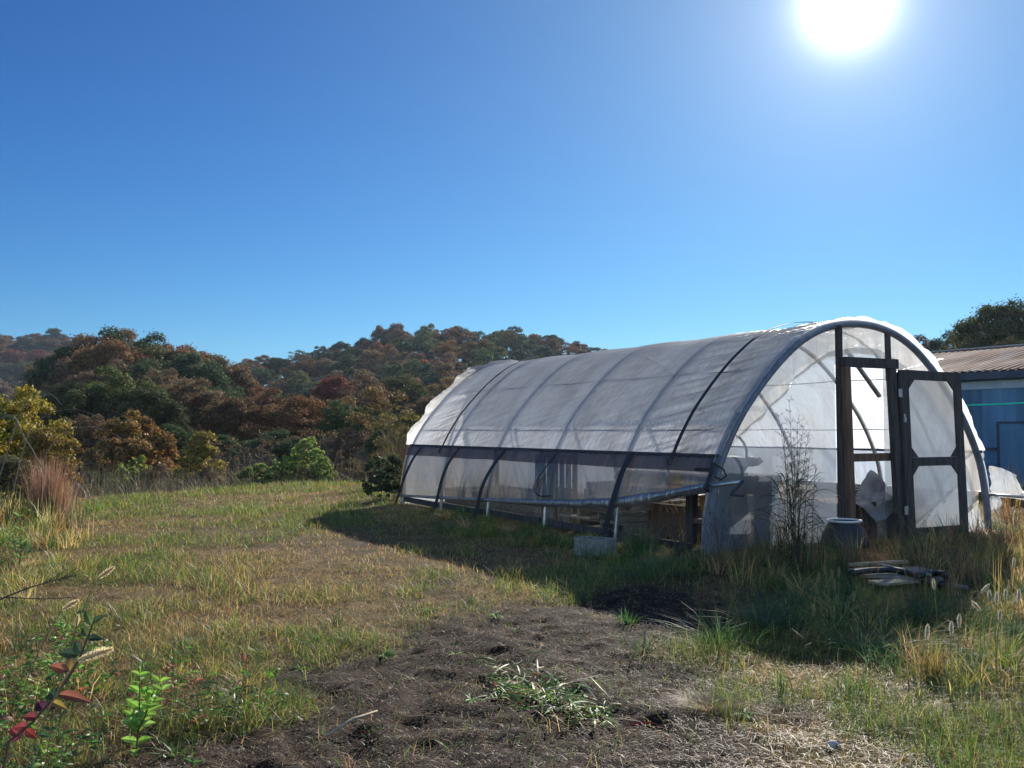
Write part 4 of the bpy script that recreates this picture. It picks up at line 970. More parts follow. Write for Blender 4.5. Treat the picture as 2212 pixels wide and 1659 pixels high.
for k, (a, b_, d_, lab) in enumerate(FL):
    foxtail(a, b_, d_, .062+.012*random.random(), lab, FG, (random.uniform(-.05, .05), random.uniform(-.03, .03)), tilt=((-.5, 0, .6) if k == 4 else (.5, 0, .5) if k == 1 else None), col=(.62, .57, .45))
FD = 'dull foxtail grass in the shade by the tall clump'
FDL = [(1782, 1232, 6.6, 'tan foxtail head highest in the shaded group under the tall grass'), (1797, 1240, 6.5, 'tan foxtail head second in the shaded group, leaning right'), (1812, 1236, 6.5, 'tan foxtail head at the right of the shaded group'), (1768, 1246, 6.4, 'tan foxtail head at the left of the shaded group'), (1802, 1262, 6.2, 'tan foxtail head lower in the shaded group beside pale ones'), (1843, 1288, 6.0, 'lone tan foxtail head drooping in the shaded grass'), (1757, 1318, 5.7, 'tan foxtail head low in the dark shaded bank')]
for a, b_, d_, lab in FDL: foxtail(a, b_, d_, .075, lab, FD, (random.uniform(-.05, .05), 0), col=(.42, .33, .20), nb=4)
for a, b_, d_, sz, tl_, lean_, lab in ((230, 1236, 2.9, .058, (.7, .1, .5), (.18, .05), 'near foxtail highest on the left, tilted to the right'), (152, 1306, 2.7, .052, (.75, .1, .45), (.2, .05), 'near foxtail second down on the left edge, tilted right'), (206, 1413, 2.2, .085, (.85, .1, .28), (.22, .05), 'largest near foxtail head lying almost level over dark leaves'), (167, 1340, 2.6, .03, (.1, 0, .8), (.05, 0), 'small upright foxtail tip just above dark leaves')):
    foxtail(a, b_, d_, sz, lab, 'near foxtails at the left', lean_, tl_, col=(.85, .72, .46), nb=2)

# the tall panicle grass in front of the end wall
cg_ = fl(1712, 1238); tg = empty('panicle_grass', 'tall dark clump of seeding grass standing before the end wall left of the doorway', 'grass clump', cg_)
heads = [(1705, 868, 0), (1682, 900, 0), (1722, 915, 0), (1745, 945, 0), (1735, 925, 0), (1715, 950, 0), (1692, 935, 0), (1750, 980, 0), (1728, 985, 0), (1762, 1010, 0), (1700, 990, 0), (1770, 1040, 0), (1742, 1000, 0)]
sm_ = MB(); hd = MB(); DK = (.055, .06, .03); SD = (.19, .13, .085)
for k, (hx, hy, _) in enumerate(heads):
    top_ = atdepth(hx, hy, cg_[1]+random.uniform(-.25, .25))-np.array(cg_); b0 = np.array([random.gauss(0, .07), random.gauss(0, .06), -.02])
    pts = [(1-t)**2*b0+2*t*(1-t)*(b0*.6+np.array([top_[0]*.3, top_[1]*.3, top_[2]*.6]))+t*t*top_ for t in np.linspace(0, 1, 14)]
    sm_.tube(pts, list(np.linspace(.0048, .0012, 14)), 5, jit(DK))
    for i in range(7, 14):          # side branches of the open seed head
        for q in range(4):
            p = pts[i]; a = random.uniform(0, 6.28); L_ = random.uniform(.05, .16)*(1.15-(i-7)/9)
            e_ = p+np.array([math.cos(a)*L_*.75, math.sin(a)*L_*.75, L_*random.uniform(.35, 1.0)])
            mid = (p+e_)/2+np.array([0, 0, .012]); hd.tube([p, mid, e_], [.0011, .0010, .0007], 4, SD, cap=False)
            for w_ in range(5):
                t = random.uniform(.35, 1); s_ = p+(e_-p)*t; dd = np.array([random.gauss(0, 1), random.gauss(0, 1), random.gauss(.6, 1)]); dd /= np.linalg.norm(dd)
                leaf_geo(hd, s_, dd, (0.3, .4, 1), random.uniform(.010, .020), .0045, jit(SD, .3), .1, .1, 2)
sm_.build('stems', M['stem'], tg); hd.build('seed_heads', M['blade'], tg)
lb_ = MB()
specials = [((1712, 1150), (1640, 1170), .30), ((1712, 1085), (1590, 1118), .05), ((1700, 1050), (1668, 1060), .28), ((1735, 1075), (1790, 1100), .25), ((1720, 1140), (1660, 1230), .35), ((1735, 1120), (1800, 1180), .3), ((1740, 1060), (1782, 1020), .1), ((1712, 1030), (1705, 1000), .1)]
def arch_leaf(p, q, rise, w, col):
    p = np.array(p); q = np.array(q); m_ = (p+q)/2+np.array([0, 0, rise]); pts = [(1-t)**2*p+2*t*(1-t)*m_+t*t*q for t in np.linspace(0, 1, 12)]
    d_ = q-p; s_ = np.array([-d_[1], d_[0], .0]); s_ = s_/(np.linalg.norm(s_)+1e-6)+np.array([0, 0, .55]); s_ /= np.linalg.norm(s_)
    lb_.ribbon(pts, [s_]*12, [w*k for k in (.6, .9, 1, 1, 1, .95, .9, .8, .65, .5, .3, .05)], col)
for (a, b_, r_) in specials:
    arch_leaf(atdepth(*a, cg_[1])-cg_, atdepth(*b_, cg_[1]+random.uniform(-.2, .2))-cg_, r_, .014, jit((.05, .075, .03)))
for k in range(110):
    a = random.uniform(0, 6.28); h0 = random.uniform(.0, .75); b0 = np.array([random.gauss(0, .06), random.gauss(0, .06), h0]); L_ = random.uniform(.25, .6)
    arch_leaf(b0, b0+np.array([math.cos(a)*L_*.75, math.sin(a)*L_*.55, random.uniform(-.25, .25)*L_]), random.uniform(.15, .35)*L_*2, random.uniform(.006, .012), jit(random.choice([(.05, .08, .03), (.045, .06, .03), (.16, .13, .06), (.07, .05, .035)])))
for k in range(120):
    a = random.uniform(0, 6.28); b0 = np.array([random.gauss(0, .10), random.gauss(0, .09), -.01]); L_ = random.uniform(.35, .8)
    arch_leaf(b0, b0+np.array([math.cos(a)*L_*.3, math.sin(a)*L_*.3, L_*.8]), .1, random.uniform(.004, .009), jit(random.choice([(.05, .08, .03), (.045, .06, .03), (.14, .12, .06), (.08, .055, .035)])))
lb_.build('leaves', M['blade'], tg)

def seedy(name, label, cat, base, n, hh, spread, cols, seeds=True, lean=0.0, twig=5, sr=.0025):
    """bushy dead weed: thin branching stems carrying small dark seeds"""
    r = empty(name, label, cat, (base[0], base[1], gz1(base[0], base[1])-.01)); mb = MB(); sd = MB()
    for k in range(n):
        a = random.uniform(0, 6.28); H = hh*random.uniform(.55, 1.05); o_ = spread*random.uniform(.2, 1)
        e_ = np.array([math.cos(a)*o_+lean*H, math.sin(a)*o_, H]); b0 = np.array([random.gauss(0, .03), random.gauss(0, .03), 0])
        pts = [b0+(e_-b0)*t+np.array([0, 0, .08*math.sin(math.pi*t)]) for t in np.linspace(0, 1, 7)]
        c_ = jit(random.choice(cols), .25); mb.tube(pts, list(np.linspace(sr, sr*.4, 7)), 4, c_, cap=False)
        for q in range(twig):
            t = random.uniform(.35, .95); p = b0+(e_-b0)*t; b_ = random.uniform(0, 6.28); L_ = hh*random.uniform(.08, .22); e2 = p+np.array([math.cos(b_)*L_*.6, math.sin(b_)*L_*.6, L_*.7])
            mb.tube([p, e2], [sr*.45, sr*.25], 3, c_, cap=False)
            if seeds:
                for w_ in range(6):
                    s_ = p+(e2-p)*random.uniform(.2, 1); dd = np.array([random.gauss(0, 1), random.gauss(0, 1), random.gauss(.3, 1)])
                    leaf_geo(sd, s_, dd, (.2, .3, 1), random.uniform(.008, .016), .007, jit(random.choice(cols), .3), .1, .1, 2)
    mb.build('stems', M['stem'], r)
    if sd.v: sd.build('seeds', M['blade'], r).__setitem__('kind', 'stuff')
    return r
DKW = [(.055, .04, .045), (.07, .05, .05), (.09, .06, .045)]
b_ = fl(1548, 1214); seedy('dead_weed', 'dark seedy dead weed against the near left foot of the greenhouse', 'weed', b_, 16, .62, .28, DKW)
b_ = fl(1592, 1225); seedy('dead_weed', 'thin dark weed stems before the end film right of the corner', 'weed', b_, 8, .5, .2, DKW)
b_ = fl(1415, 1200); seedy('dead_weed', 'dark feathery weed standing before the gap under the rolled curtain', 'weed', b_, 10, .42, .22, DKW)
b_ = fl(1880, 1212); seedy('dead_weed', 'rust brown seed stalks standing before the right door jamb', 'weed', b_, 9, .62, .15, [(.22, .11, .06), (.16, .08, .05)])
b_ = fl(1935, 1215); seedy('dead_weed', 'rust brown seed stalks before the open door leaf above the boards', 'weed', b_, 8, .5, .2, [(.22, .11, .06), (.16, .08, .05)])
b_ = fl(2105, 1190); seedy('dead_weed', 'grey brown weed stalks leaning before the right foot of the greenhouse', 'weed', b_, 9, .55, .3, [(.14, .10, .08), (.10, .07, .06)], False, .1)
b_ = fl(2060, 1300); seedy('dead_weed', 'tall reddish dead stalks in the weeds right of the board heap', 'weed', b_, 9, .42, .2, [(.24, .12, .06), (.3, .2, .1)])
b_ = fl(2185, 1215); seedy('dead_weed', 'sunlit tan seed stalks at the right edge below the pipe', 'weed', b_, 12, .6, .3, [(.30, .17, .08), (.22, .12, .06)])
b_ = fl(1655, 1228); seedy('dead_weed', 'low brown weed stalks just left of the tall seeding grass', 'weed', b_, 12, .45, .25, [(.12, .09, .05), (.09, .08, .045)])
b_ = fl(1770, 1222); seedy('dead_weed', 'dark green and brown weed stalks between the tall grass and the black pot', 'weed', b_, 14, .5, .25, [(.07, .08, .04), (.11, .08, .05)])
b_ = fl(1845, 1238); seedy('dead_weed', 'tangled brown weed stalks in front of the black pot', 'weed', b_, 16, .42, .28, [(.10, .09, .05), (.15, .10, .06)])
b_ = fl(1985, 1195); seedy('dead_weed', 'thin brown stalks before the middle of the open door leaf', 'weed', b_, 12, .5, .28, [(.16, .10, .06), (.12, .09, .05)])
b_ = fl(1470, 1205); seedy('dead_weed', 'dark stalks before the brown raised bed left of the corner hoop', 'weed', b_, 14, .5, .28, DKW)
q_ = gworld(-.12, 4.0); seedy('dead_weed', 'thin dry stalk leaning against the side curtain by the second strap', 'weed', q_, 5, .66, .15, [(.10, .08, .06)], False, -.2, 2)
q_ = gworld(-.12, 5.55); seedy('dead_weed', 'dry reed stalks with a bent top against the far part of the side curtain', 'weed', q_, 7, .85, .2, [(.12, .10, .07), (.2, .17, .1)], False, .25, 2)

# clump of broomsedge on the left and weeds by the far corner
def clump(name, label, cat, base, n, hh, spread, cols, w=.006, bend=(.22, .12), seg=4):
    a = RNG.random(n)*6.283; r = np.abs(RNG.normal(0, spread, n)); z0 = gz1(base[0], base[1])
    P = np.stack([r*np.cos(a), r*np.sin(a), np.zeros(n)-.02], 1)
    V, T, C = blades(P, hh*(.45+.6*RNG.random(n)), a+RNG.normal(0, .7, n), RNG.normal(bend[0], bend[1], n).clip(.02, 1.2), w*(.6+.7*RNG.random(n)), pick(n, cols, [1]*len(cols), .2), seg)
    o = np_mesh(name, V, T, C, M['blade']); o.location = (base[0], base[1], z0); return tag(o, label, cat)
clump('broomsedge', 'tall feathery rust pink grass clump at the left field edge', 'grass clump', atdepth(104, 1128, 13.3), 900, 1.05, .16, [(.30, .16, .10), (.36, .21, .13), (.25, .13, .08)], .007, (.14, .09))
clump('broomsedge', 'short rusty grass clump right of the tall feathery one', 'grass clump', atdepth(136, 1120, 13.9), 260, .7, .10, [(.30, .18, .10), (.36, .25, .14)], .007, (.2, .1))
clump('hay_tuft', 'round mound of fine dry hay on the soil at the edge of the shade', 'hay tuft', ground(1527, 1530), 1500, .15, .055, [(.34, .25, .15), (.26, .18, .10), (.42, .33, .22)], .0022, (1.5, .35), 4)
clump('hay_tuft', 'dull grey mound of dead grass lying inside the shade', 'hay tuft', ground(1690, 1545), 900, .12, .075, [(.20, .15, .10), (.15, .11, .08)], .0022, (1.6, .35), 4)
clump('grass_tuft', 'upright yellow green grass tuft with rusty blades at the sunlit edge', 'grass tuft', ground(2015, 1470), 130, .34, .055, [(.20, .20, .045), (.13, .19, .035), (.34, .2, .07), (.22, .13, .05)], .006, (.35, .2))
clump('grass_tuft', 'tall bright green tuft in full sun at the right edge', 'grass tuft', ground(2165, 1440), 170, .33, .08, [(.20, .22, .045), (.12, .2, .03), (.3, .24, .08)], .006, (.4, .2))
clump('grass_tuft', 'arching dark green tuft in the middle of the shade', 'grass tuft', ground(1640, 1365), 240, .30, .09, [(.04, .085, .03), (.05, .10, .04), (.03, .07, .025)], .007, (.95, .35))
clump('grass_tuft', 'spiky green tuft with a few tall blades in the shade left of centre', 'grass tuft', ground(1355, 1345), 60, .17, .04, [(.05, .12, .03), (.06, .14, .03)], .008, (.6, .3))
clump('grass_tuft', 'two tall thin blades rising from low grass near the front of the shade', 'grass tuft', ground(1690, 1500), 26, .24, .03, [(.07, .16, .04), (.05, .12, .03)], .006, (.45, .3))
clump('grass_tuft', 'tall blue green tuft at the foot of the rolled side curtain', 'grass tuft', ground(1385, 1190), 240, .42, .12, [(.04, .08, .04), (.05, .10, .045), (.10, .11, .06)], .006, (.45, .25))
b_ = atdepth(862, 1070, 21.0); seedy('dry_weeds', 'tall pale dry weed stalks just beyond the far corner of the greenhouse', 'weeds', b_, 60, 1.55, .65, [(.20, .13, .08), (.26, .18, .10), (.16, .11, .07)], True, .02, 5, .006)
b_ = atdepth(846, 1072, 20.5); seedy('goldenrod', 'yellow topped weed beside the far corner of the greenhouse', 'weed', b_, 14, 1.25, .3, [(.40, .30, .05), (.25, .24, .05), (.30, .22, .04)], True, .04, 9, .006)

# near plants at the lower left
def sapling(label, basepx, h_, nodes, L_, w, cols, lean=(0, 0), name='sapling', branches=0, bd=None):
    b = ground(*basepx) if bd is None else bd; r = empty(name, label, 'plant', (b[0], b[1], gz1(b[0], b[1])-.01)); st = MB(); lf_ = MB()
    def stalk(p0, d, H, nn, L0):
        pts = [np.array(p0)+np.array(d)*H*t+np.array([.02*math.sin(t*4)*H, 0, 0]) for t in np.linspace(0, 1, nn+1)]
        st.tube(pts, list(np.linspace(.0042, .0015, nn+1)), 6, STEM)
        for i in range(1, nn+1):
            a0 = i*1.57+random.uniform(-.3, .3)
            for a in (a0, a0+math.pi):
                dv = np.array([math.cos(a), math.sin(a)*.8, random.uniform(.15, .8)]); k = L0*(1.05-.4*i/nn)*random.uniform(.8, 1.2)
                leaf_geo(lf_, pts[i], dv, (random.uniform(-.3, .3), -.75, .65), k, k*w, jit(random.choice(cols)), random.uniform(.05, .35), .3, 6)
        leaf_geo(lf_, pts[-1], (.1, .1, 1), (1, .2, 0), L0*.6, L0*.6*w, jit(cols[0]), .1, .3, 5)
    stalk((0, 0, 0), (lean[0], lean[1], 1), h_, nodes, L_)
    for k in range(branches):
        a = random.uniform(0, 6.28); stalk((0, 0, h_*random.uniform(.2, .5)), (math.cos(a)*.6, math.sin(a)*.6, .8), h_*.5, max(3, nodes-4), L_*.85)
    st.build('stem', M['stem'], r); lf_.build('leaves', M['blade'], r); return r
SG1 = [(.15, .29, .035), (.11, .23, .03), (.19, .33, .05), (.08, .17, .03)]
sapling('leafy bright green sapling with paired oval leaves at the lower left', (292, 1618), .335, 10, .078, .46, [(.24, .42, .05), (.18, .34, .04), (.30, .46, .08)], (.05, 0), branches=5)
sapling('small green seedling at the bottom edge left of centre', (415, 1662), .06, 3, .06, .34, SG1)
sapling('small green sprout standing behind the bright green sapling', (305, 1480), .14, 5, .05, .4, SG1, (.05, 0))
sapling('pale green weed at the far left edge of the grass', (40, 1240), .5, 8, .10, .35, [(.16, .24, .05), (.2, .27, .06), (.11, .18, .04)], branches=2)
# low tangle of leafy weeds at the lower left, past counting
mb = MB(); cnt = 0
while cnt < 520:
    x_ = random.uniform(-2.6, -.55); y_ = random.uniform(2.2, 5.6)
    if not mask(np.array([x_]), np.array([y_]), LEFT2)[0] or random.random() < .15: cnt += .05; continue
    cnt += 1; z_ = gz1(x_, y_); hh = random.uniform(.03, .27); c_ = random.choices([SG1[0], SG1[1], SG1[3], (.05, .09, .025), (.26, .22, .05), (.26, .10, .05), (.22, .15, .08)], [.2, .2, .2, .18, .08, .05, .09])[0]
    a0 = random.uniform(0, 6.28); lx_, ly_ = random.gauss(0, .3)*hh, random.gauss(0, .3)*hh
    mb.tube([(x_, y_, z_-.01), (x_+lx_, y_+ly_, z_+hh)], [.0016, .0009], 3, (.12, .09, .05), cap=False)
    for q in range(random.randint(4, 9)):
        t = random.uniform(.25, 1); a = a0+q*2.4; L_ = random.uniform(.022, .055)
        leaf_geo(mb, (x_+lx_*t, y_+ly_*t, z_+hh*t), (math.cos(a), math.sin(a), random.uniform(0, .9)), (random.uniform(-.5, .5), random.uniform(-.9, .1), .6), L_, L_*random.uniform(.25, .55), jit(c_, .3), random.uniform(.1, .6), .35, 4)
tag(mb.build('leafy_weeds', M['blade']), 'low tangle of small leafy weeds in the grass at the lower left', 'weeds', kind='stuff')
# bramble with dark, orange and crimson leaves
br = np.array([-1.36, 2.35, 0.]); rb = empty('bramble', 'bramble stem with dark green, orange and crimson leaves at the lower left corner', 'plant', (br[0], br[1], gz1(br[0], br[1])))
st = MB(); lf_ = MB()
way = [(20, 1600), (70, 1560), (120, 1500), (150, 1460), (172, 1420), (190, 1375), (205, 1335)]
P = [atdepth(x, y, 2.35)-np.array(rb.location) for x, y in way]; P = [np.array([0, 0, 0.])]+P
st.tube(P, [.004]*3+[.0035]*2+[.003, .0025, .002], 6, STEM)
cols_ = {'d': (.022, .04, .018), 'o': (.25, .085, .045), 'y': (.27, .18, .05), 'r': (.20, .03, .03), 'p': (.08, .018, .035), 'g': (.09, .13, .03), 'b': (.10, .055, .03)}
for px_, py_, dx, dz, L_, ww, c in ((170, 1415, -.9, .35, .085, .045, 'd'), (176, 1412, -.5, .8, .06, .04, 'd'), (172, 1418, .9, .4, .07, .035, 'd'), (190, 1375, -.6, .8, .055, .035, 'g'), (198, 1350, -.4, .9, .07, .032, 'g'), (203, 1345, .6, .7, .055, .03, 'd'), (190, 1380, .8, .3, .05, .03, 'd'), (150, 1450, -1, .45, .095, .04, 'o'), (152, 1452, -.2, .6, .075, .035, 'y'), (140, 1475, -.5, -.5, .07, .04, 'b'), (128, 1500, 1, .05, .12, .042, 'o'), (120, 1505, -.7, .4, .06, .05, 'd'), (95, 1535, -.6, .7, .06, .045, 'p'), (80, 1550, -.9, .2, .06, .04, 'r'), (100, 1530, .7, .35, .06, .035, 'p'), (60, 1570, -.8, .3, .055, .04, 'r'), (55, 1575, .6, -.5, .055, .035, 'r'), (40, 1590, -.5, .6, .05, .03, 'r'), (110, 1515, .9, -.3, .07, .03, 'y'), (30, 1600, .5, .6, .05, .03, 'p')):
    p = atdepth(px_, py_, 2.35)-np.array(rb.location); leaf_geo(lf_, p, (dx, random.uniform(-.4, .3), dz), (random.uniform(-.3, .3), -.8, .6), L_*.62, ww*.66, jit(cols_[c], .3), random.uniform(.3, .9), random.uniform(.3, .7), 8)
st.build('stem', M['stem'], rb); lf_.build('leaves', M['blade'], rb)
# bare dark twig reaching in from the left
mb = MB(); P = [atdepth(x, y, 2.8) for x, y in ((-160, 1345), (-60, 1320), (10, 1290), (60, 1270), (110, 1255), (165, 1243))]; P.insert(0, np.array([P[0][0]-.1, 2.8, gz1(P[0][0]-.1, 2.8)]))
mb.tube(P, list(np.linspace(.005, .0012, 7)), 6); mb.tube([P[3], P[3]+np.array([.10, .02, -.008]), P[3]+np.array([.2, .02, -.004])], [.002, .0015, .001], 5)
for k in range(10): p = P[4]+(P[6]-P[4])*random.random(); mb.tube([p, p+np.array([random.uniform(.01, .05), .01, random.uniform(-.01, .04)])], [.0012, .0007], 4)
tag(mb.build('bare_twig', M['bark'], None, True), 'bare dark twig reaching in across the grass from the left edge', 'twig')
# uprooted weeds lying in a heap on the soil
b_ = ground(1185, 1530); wp = empty('uprooted_weeds', 'heap of uprooted green weeds with white and red blades lying on the bare soil', 'weed heap', (b_[0], b_[1], gz1(b_[0], b_[1])))
mb = MB()
for k in range(300):
    t = random.gauss(0, .6); px_ = 1180+95*max(-1.6, min(1.6, t))+random.gauss(0, 22); py_ = 1510+26*max(-1.6, min(1.6, t))+random.gauss(0, 22)
    g_ = ground(px_, py_); zz = gz1(g_[0], g_[1])+random.uniform(.004, .05)*math.exp(-((px_-1190)/110)**2)+.004; a = random.uniform(0, 6.28); L_ = random.uniform(.07, .24); wv = random.uniform(.003, .012)
    p = np.array([g_[0], g_[1], zz])-np.array(wp.location); e_ = p+np.array([math.cos(a)*L_, math.sin(a)*L_, random.uniform(-.02, .04)]); m_ = (p+e_)/2+np.array([random.gauss(0, .02), random.gauss(0, .04), random.uniform(.0, .06)])
    pts = [(1-t_)**2*p+2*t_*(1-t_)*m_+t_*t_*e_ for t_ in np.linspace(0, 1, 7)]; s_ = np.array([-math.sin(a), math.cos(a), random.uniform(-.6, .6)])
    c = random.choices([(.15, .27, .045), (.095, .19, .04), (.22, .29, .07), (.62, .58, .50), (.42, .36, .27), (.30, .05, .04), (.38, .14, .05)], [.34, .30, .16, .05, .07, .04, .04])[0]
    mb.ribbon(pts, [s_]*7, [wv*k_ for k_ in (.5, .9, 1, 1, .8, .5, .05)], jit(c))
for k in range(200):
    t = random.uniform(-1.4, 1.4); g_ = ground(1180+95*t, 1512+26*t+random.gauss(0, 16)); p = np.array([g_[0], g_[1], gz1(g_[0], g_[1])+.02])-np.array(wp.location); a = random.uniform(0, 6.28)
    leaf_geo(mb, p, (math.cos(a), math.sin(a), random.uniform(.1, .8)), (0, 0, 1), random.uniform(.03, .12), random.uniform(.008, .022), jit(random.choice(SG1+[(.20, .06, .04), (.30, .24, .12)])), random.uniform(.1, .9), .35, 5)
mb.build('leaves', M['blade'], wp)
for k, (x_, y_, lab) in enumerate(((985, 1425, 'low green weed rosette on the soil above the uprooted heap'), (690, 1385, 'green weed rosette at the edge of the grass left of the soil'), (1610, 1550, 'bright green weed in the sun beside the hay mound'), (925, 1330, 'small green rosette on the ridge where grass meets soil'), (650, 1450, 'spreading green weed on the left rim of the bare soil'), (1070, 1340, 'green rosette among straw below the shade line'), (830, 1420, 'tiny green weed left of the ridge of soil'), (1020, 1515, 'little green rosette left of the uprooted weeds'), (1835, 1535, 'bright leafy weed in the sunlit front right of the shade'))):
    g_ = ground(x_, y_); mb = MB(); n_ = 16
    for q in range(n_):
        a = q*2.4; leaf_geo(mb, (0, 0, .01), (math.cos(a), math.sin(a), random.uniform(.15, .7)), (0, 0, 1), random.uniform(.05, .10), random.uniform(.012, .022), jit(random.choice(SG1)), .4, .3, 5)
    o = mb.build('weed_rosette', M['blade']); o.location = (g_[0], g_[1], gz1(g_[0], g_[1])); tag(o, lab, 'weed', 'green weed rosettes on the soil')
# ------------------------------------------------------------------ trees
def crown_mesh(name, n, seed, leaf=.02, flat=.5, clumps=46, lo=.22, open_=0.0, spiky=False, cr=(.10, .17)):
    """unit tree: height 1, crown half-width .5; leaves set on clumps spread through a lobed envelope"""
    g = np.random.default_rng(seed)
    C = []
    while len(C) < clumps:
        v = g.normal(0, 1, 3); v /= np.linalg.norm(v); r = g.random()**.33
        if v[2] < -.75: continue
        lob = .80+.34*float(vnoise(np.array([v[0]*1.7+seed*3.1]), np.array([v[1]*1.7+v[2]*2.3]), seed)[0])
        hz_ = (1-lo)/2; p = np.array([v[0]*.40*r*lob, v[1]*.40*r*lob, lo+hz_*1.02+v[2]*hz_*.86*r*lob])
        if spiky: k = (p[2]-lo)/(1-lo); p[:2] *= 1.15-1.0*k
        if r < .45 and g.random() < .6: continue
        C.append(p)
    C = np.array(C); rad = g.uniform(cr[0], cr[1], len(C))
    w = rad**2; idx = g.choice(len(C), n, p=w/w.sum())
    v = g.normal(0, 1, (n, 3)); v /= np.linalg.norm(v, axis=1)[:, None]; v[:, 2] = np.where(v[:, 2] < -.2, -v[:, 2]*.7, v[:, 2])
    rr = rad[idx]*g.random(n)**.22*(1+.35*(fbm(v[:, 0]*2.5+idx*3.7, v[:, 1]*2.5+v[:, 2]*2, seed+5, 2)-.5))
    rr = np.where(g.random(n) < .10, rr*g.uniform(1.1, 1.5, n), rr)
    P = C[idx]+v*rr[:, None]*np.array([1, 1, .80])
    nor = v*1.1+g.normal(0, .8, (n, 3)); nor /= np.linalg.norm(nor, axis=1)[:, None]
    a = np.cross(nor, g.normal(0, 1, (n, 3))); a /= np.linalg.norm(a, axis=1)[:, None]; b = np.cross(nor, a)
    s = leaf*g.uniform(.6, 1.35, n)[:, None]
    az = np.array([1, 1, .8])
    V = np.stack([P-a*s*.5*az, P+b*s*.33*az, P+a*s*.55*az, P-b*s*.33*az], 1).reshape(-1, 3)
    Q = np.arange(4*n).reshape(-1, 4)
    zt = np.percentile(V[:, 2], 99.9); k2 = .5/np.percentile(np.hypot(V[:, 0], V[:, 1]), 99)
    sc = np.array([k2, k2, 1/zt]); V = V*sc; C = C*sc
    return V, Q, C
def trunk_mb(C, seed, r=.022, limbs=9, fine=0):
    rnd = random.Random(seed); mb = MB(); top_ = .72
    tp = [np.array([.02*math.sin(t*5+seed), .02*math.cos(t*4+seed), -.06+t*(top_+.06)]) for t in np.linspace(0, 1, 7)]
    mb.tube(tp, list(np.linspace(r, r*.3, 7)), 7)
    for k in range(limbs):
        c = C[rnd.randrange(len(C))]; t = min(.9, max(.25, c[2]*.75-.05)); i = t*6*top_/top_; i = min(5.9, i); p = tp[int(i)]+(tp[int(i)+1]-tp[int(i)])*(i-int(i))
        m_ = (p+c)/2+np.array([0, 0, -.03]); mb.tube([p, m_, c], [r*.38, r*.24, r*.08], 5)
        for q in range(fine):
            d = np.array([rnd.gauss(0, 1), rnd.gauss(0, 1), rnd.gauss(.6, .7)]); d /= np.linalg.norm(d); s = m_+(c-m_)*rnd.random(); e_ = s+d*rnd.uniform(.06, .16)
            mb.tube([s, e_], [r*.12, r*.03], 3, cap=False)
    return mb
PROTO = {}
def proto(kind):
    if kind in PROTO: return PROTO[kind]
    fam, k = kind[0], int(kind[1:])
    if fam == 'f': V, Q, C = crown_mesh('c', 46000, 300+k, .0185, clumps=115, cr=(.05, .115)); tm = trunk_mb(C, k, .024, 14, 3)        # full, finely leaved
    elif fam == 'c': V, Q, C = crown_mesh('c', 15000, 320+k, .0315, clumps=68, cr=(.07, .14), lo=.08); tm = trunk_mb(C, k, .022, 9, 2)        # for the far slopes
    elif fam == 'o': V, Q, C = crown_mesh('c', 6500, 340+k, .026, clumps=44, cr=(.06, .11), lo=.15); tm = trunk_mb(C, k, .022, 26, 8)   # thin, showing limbs
    elif fam == 's': V, Q, C = crown_mesh('c', 26000, 360+k, .0255, clumps=95, lo=.02, cr=(.05, .11)); tm = trunk_mb(C, k, .014, 18, 5)   # bush, leafy to the ground
    elif fam == 'p': V, Q, C = crown_mesh('c', 11000, 380+k, .034, clumps=60, lo=.06, spiky=True, cr=(.06, .11)); tm = trunk_mb(C, k, .016, 16, 4)   # pointed small tree
    elif fam == 'l': V, Q, C = crown_mesh('c', 5200, 410+k, .050, clumps=75, lo=.03, cr=(.04, .085)); tm = trunk_mb(C, k, .010, 26, 5)   # leafy sprigs
    elif fam == 'b': V, Q, C = crown_mesh('c', 900, 395+k, .022, clumps=40, lo=.15, cr=(.05, .09)); tm = trunk_mb(C, k, .018, 34, 16)   # nearly bare
    a = np_mesh('crown', V, Q, None, M['leaf']); me_c = a.data; bpy.data.objects.remove(a)
    t = tm.build('trunk', M['bark'] if fam != 'b' else M['twig'], None, True); me_t = t.data; bpy.data.objects.remove(t)
    PROTO[kind] = (me_c, me_t); return PROTO[kind]
def tree(name, label, cat, px, pytop, dep, wpx, col, kind, group=None, base=None, rz=None, own=False):
    """a tree whose top shows at (px, pytop) from dep metres off, wpx wide in the photograph"""
    top_ = atdepth(px, pytop, dep); bz = float(terrain(np.array([top_[0]]), np.array([dep]))[0]) if base is None else base
    bz -= .15; H = max(1.0, top_[2]-bz); w = wpx*dep/FPX
    if own: H = w*random.uniform(.95, 1.2)
    elif H > 1.45*w: w = H/1.45
    elif H < .8*w: w = H/.8
    mc, mt = proto(kind); rot = random.uniform(0, 6.28) if rz is None else rz
    r = empty(name, label, cat, (top_[0], dep, bz), rot, group)
    for nm, me in (('trunk', mt), ('crown', mc)):
        o = link(nm, me, r); o.scale = (w*1.06, w*1.06, H*1.01); o.color = (*jit(col, .12), 1)
    return r
OLIVE = (.105, .110, .035); DGREEN = (.055, .085, .032); RUSTT = (.165, .088, .045); BROWN = (.140, .096, .056); ORANGE = (.25, .145, .045); YELL = (.30, .22, .035); CRIM = (.155, .050, .036); TANT = (.135, .088, .042); LIME = (.235, .290, .070); BLUEGR = (.050, .075, .050); GOLD = (.20, .125, .032)
NM = {OLIVE: 'olive green', DGREEN: 'dark green', RUSTT: 'rust red', BROWN: 'brown', ORANGE: 'orange', YELL: 'yellow', CRIM: 'crimson', TANT: 'tan', BLUEGR: 'blue green', GOLD: 'golden brown'}
def curve(pts): a = np.array(pts, float); return lambda x: float(np.interp(x, a[:, 0], a[:, 1]))

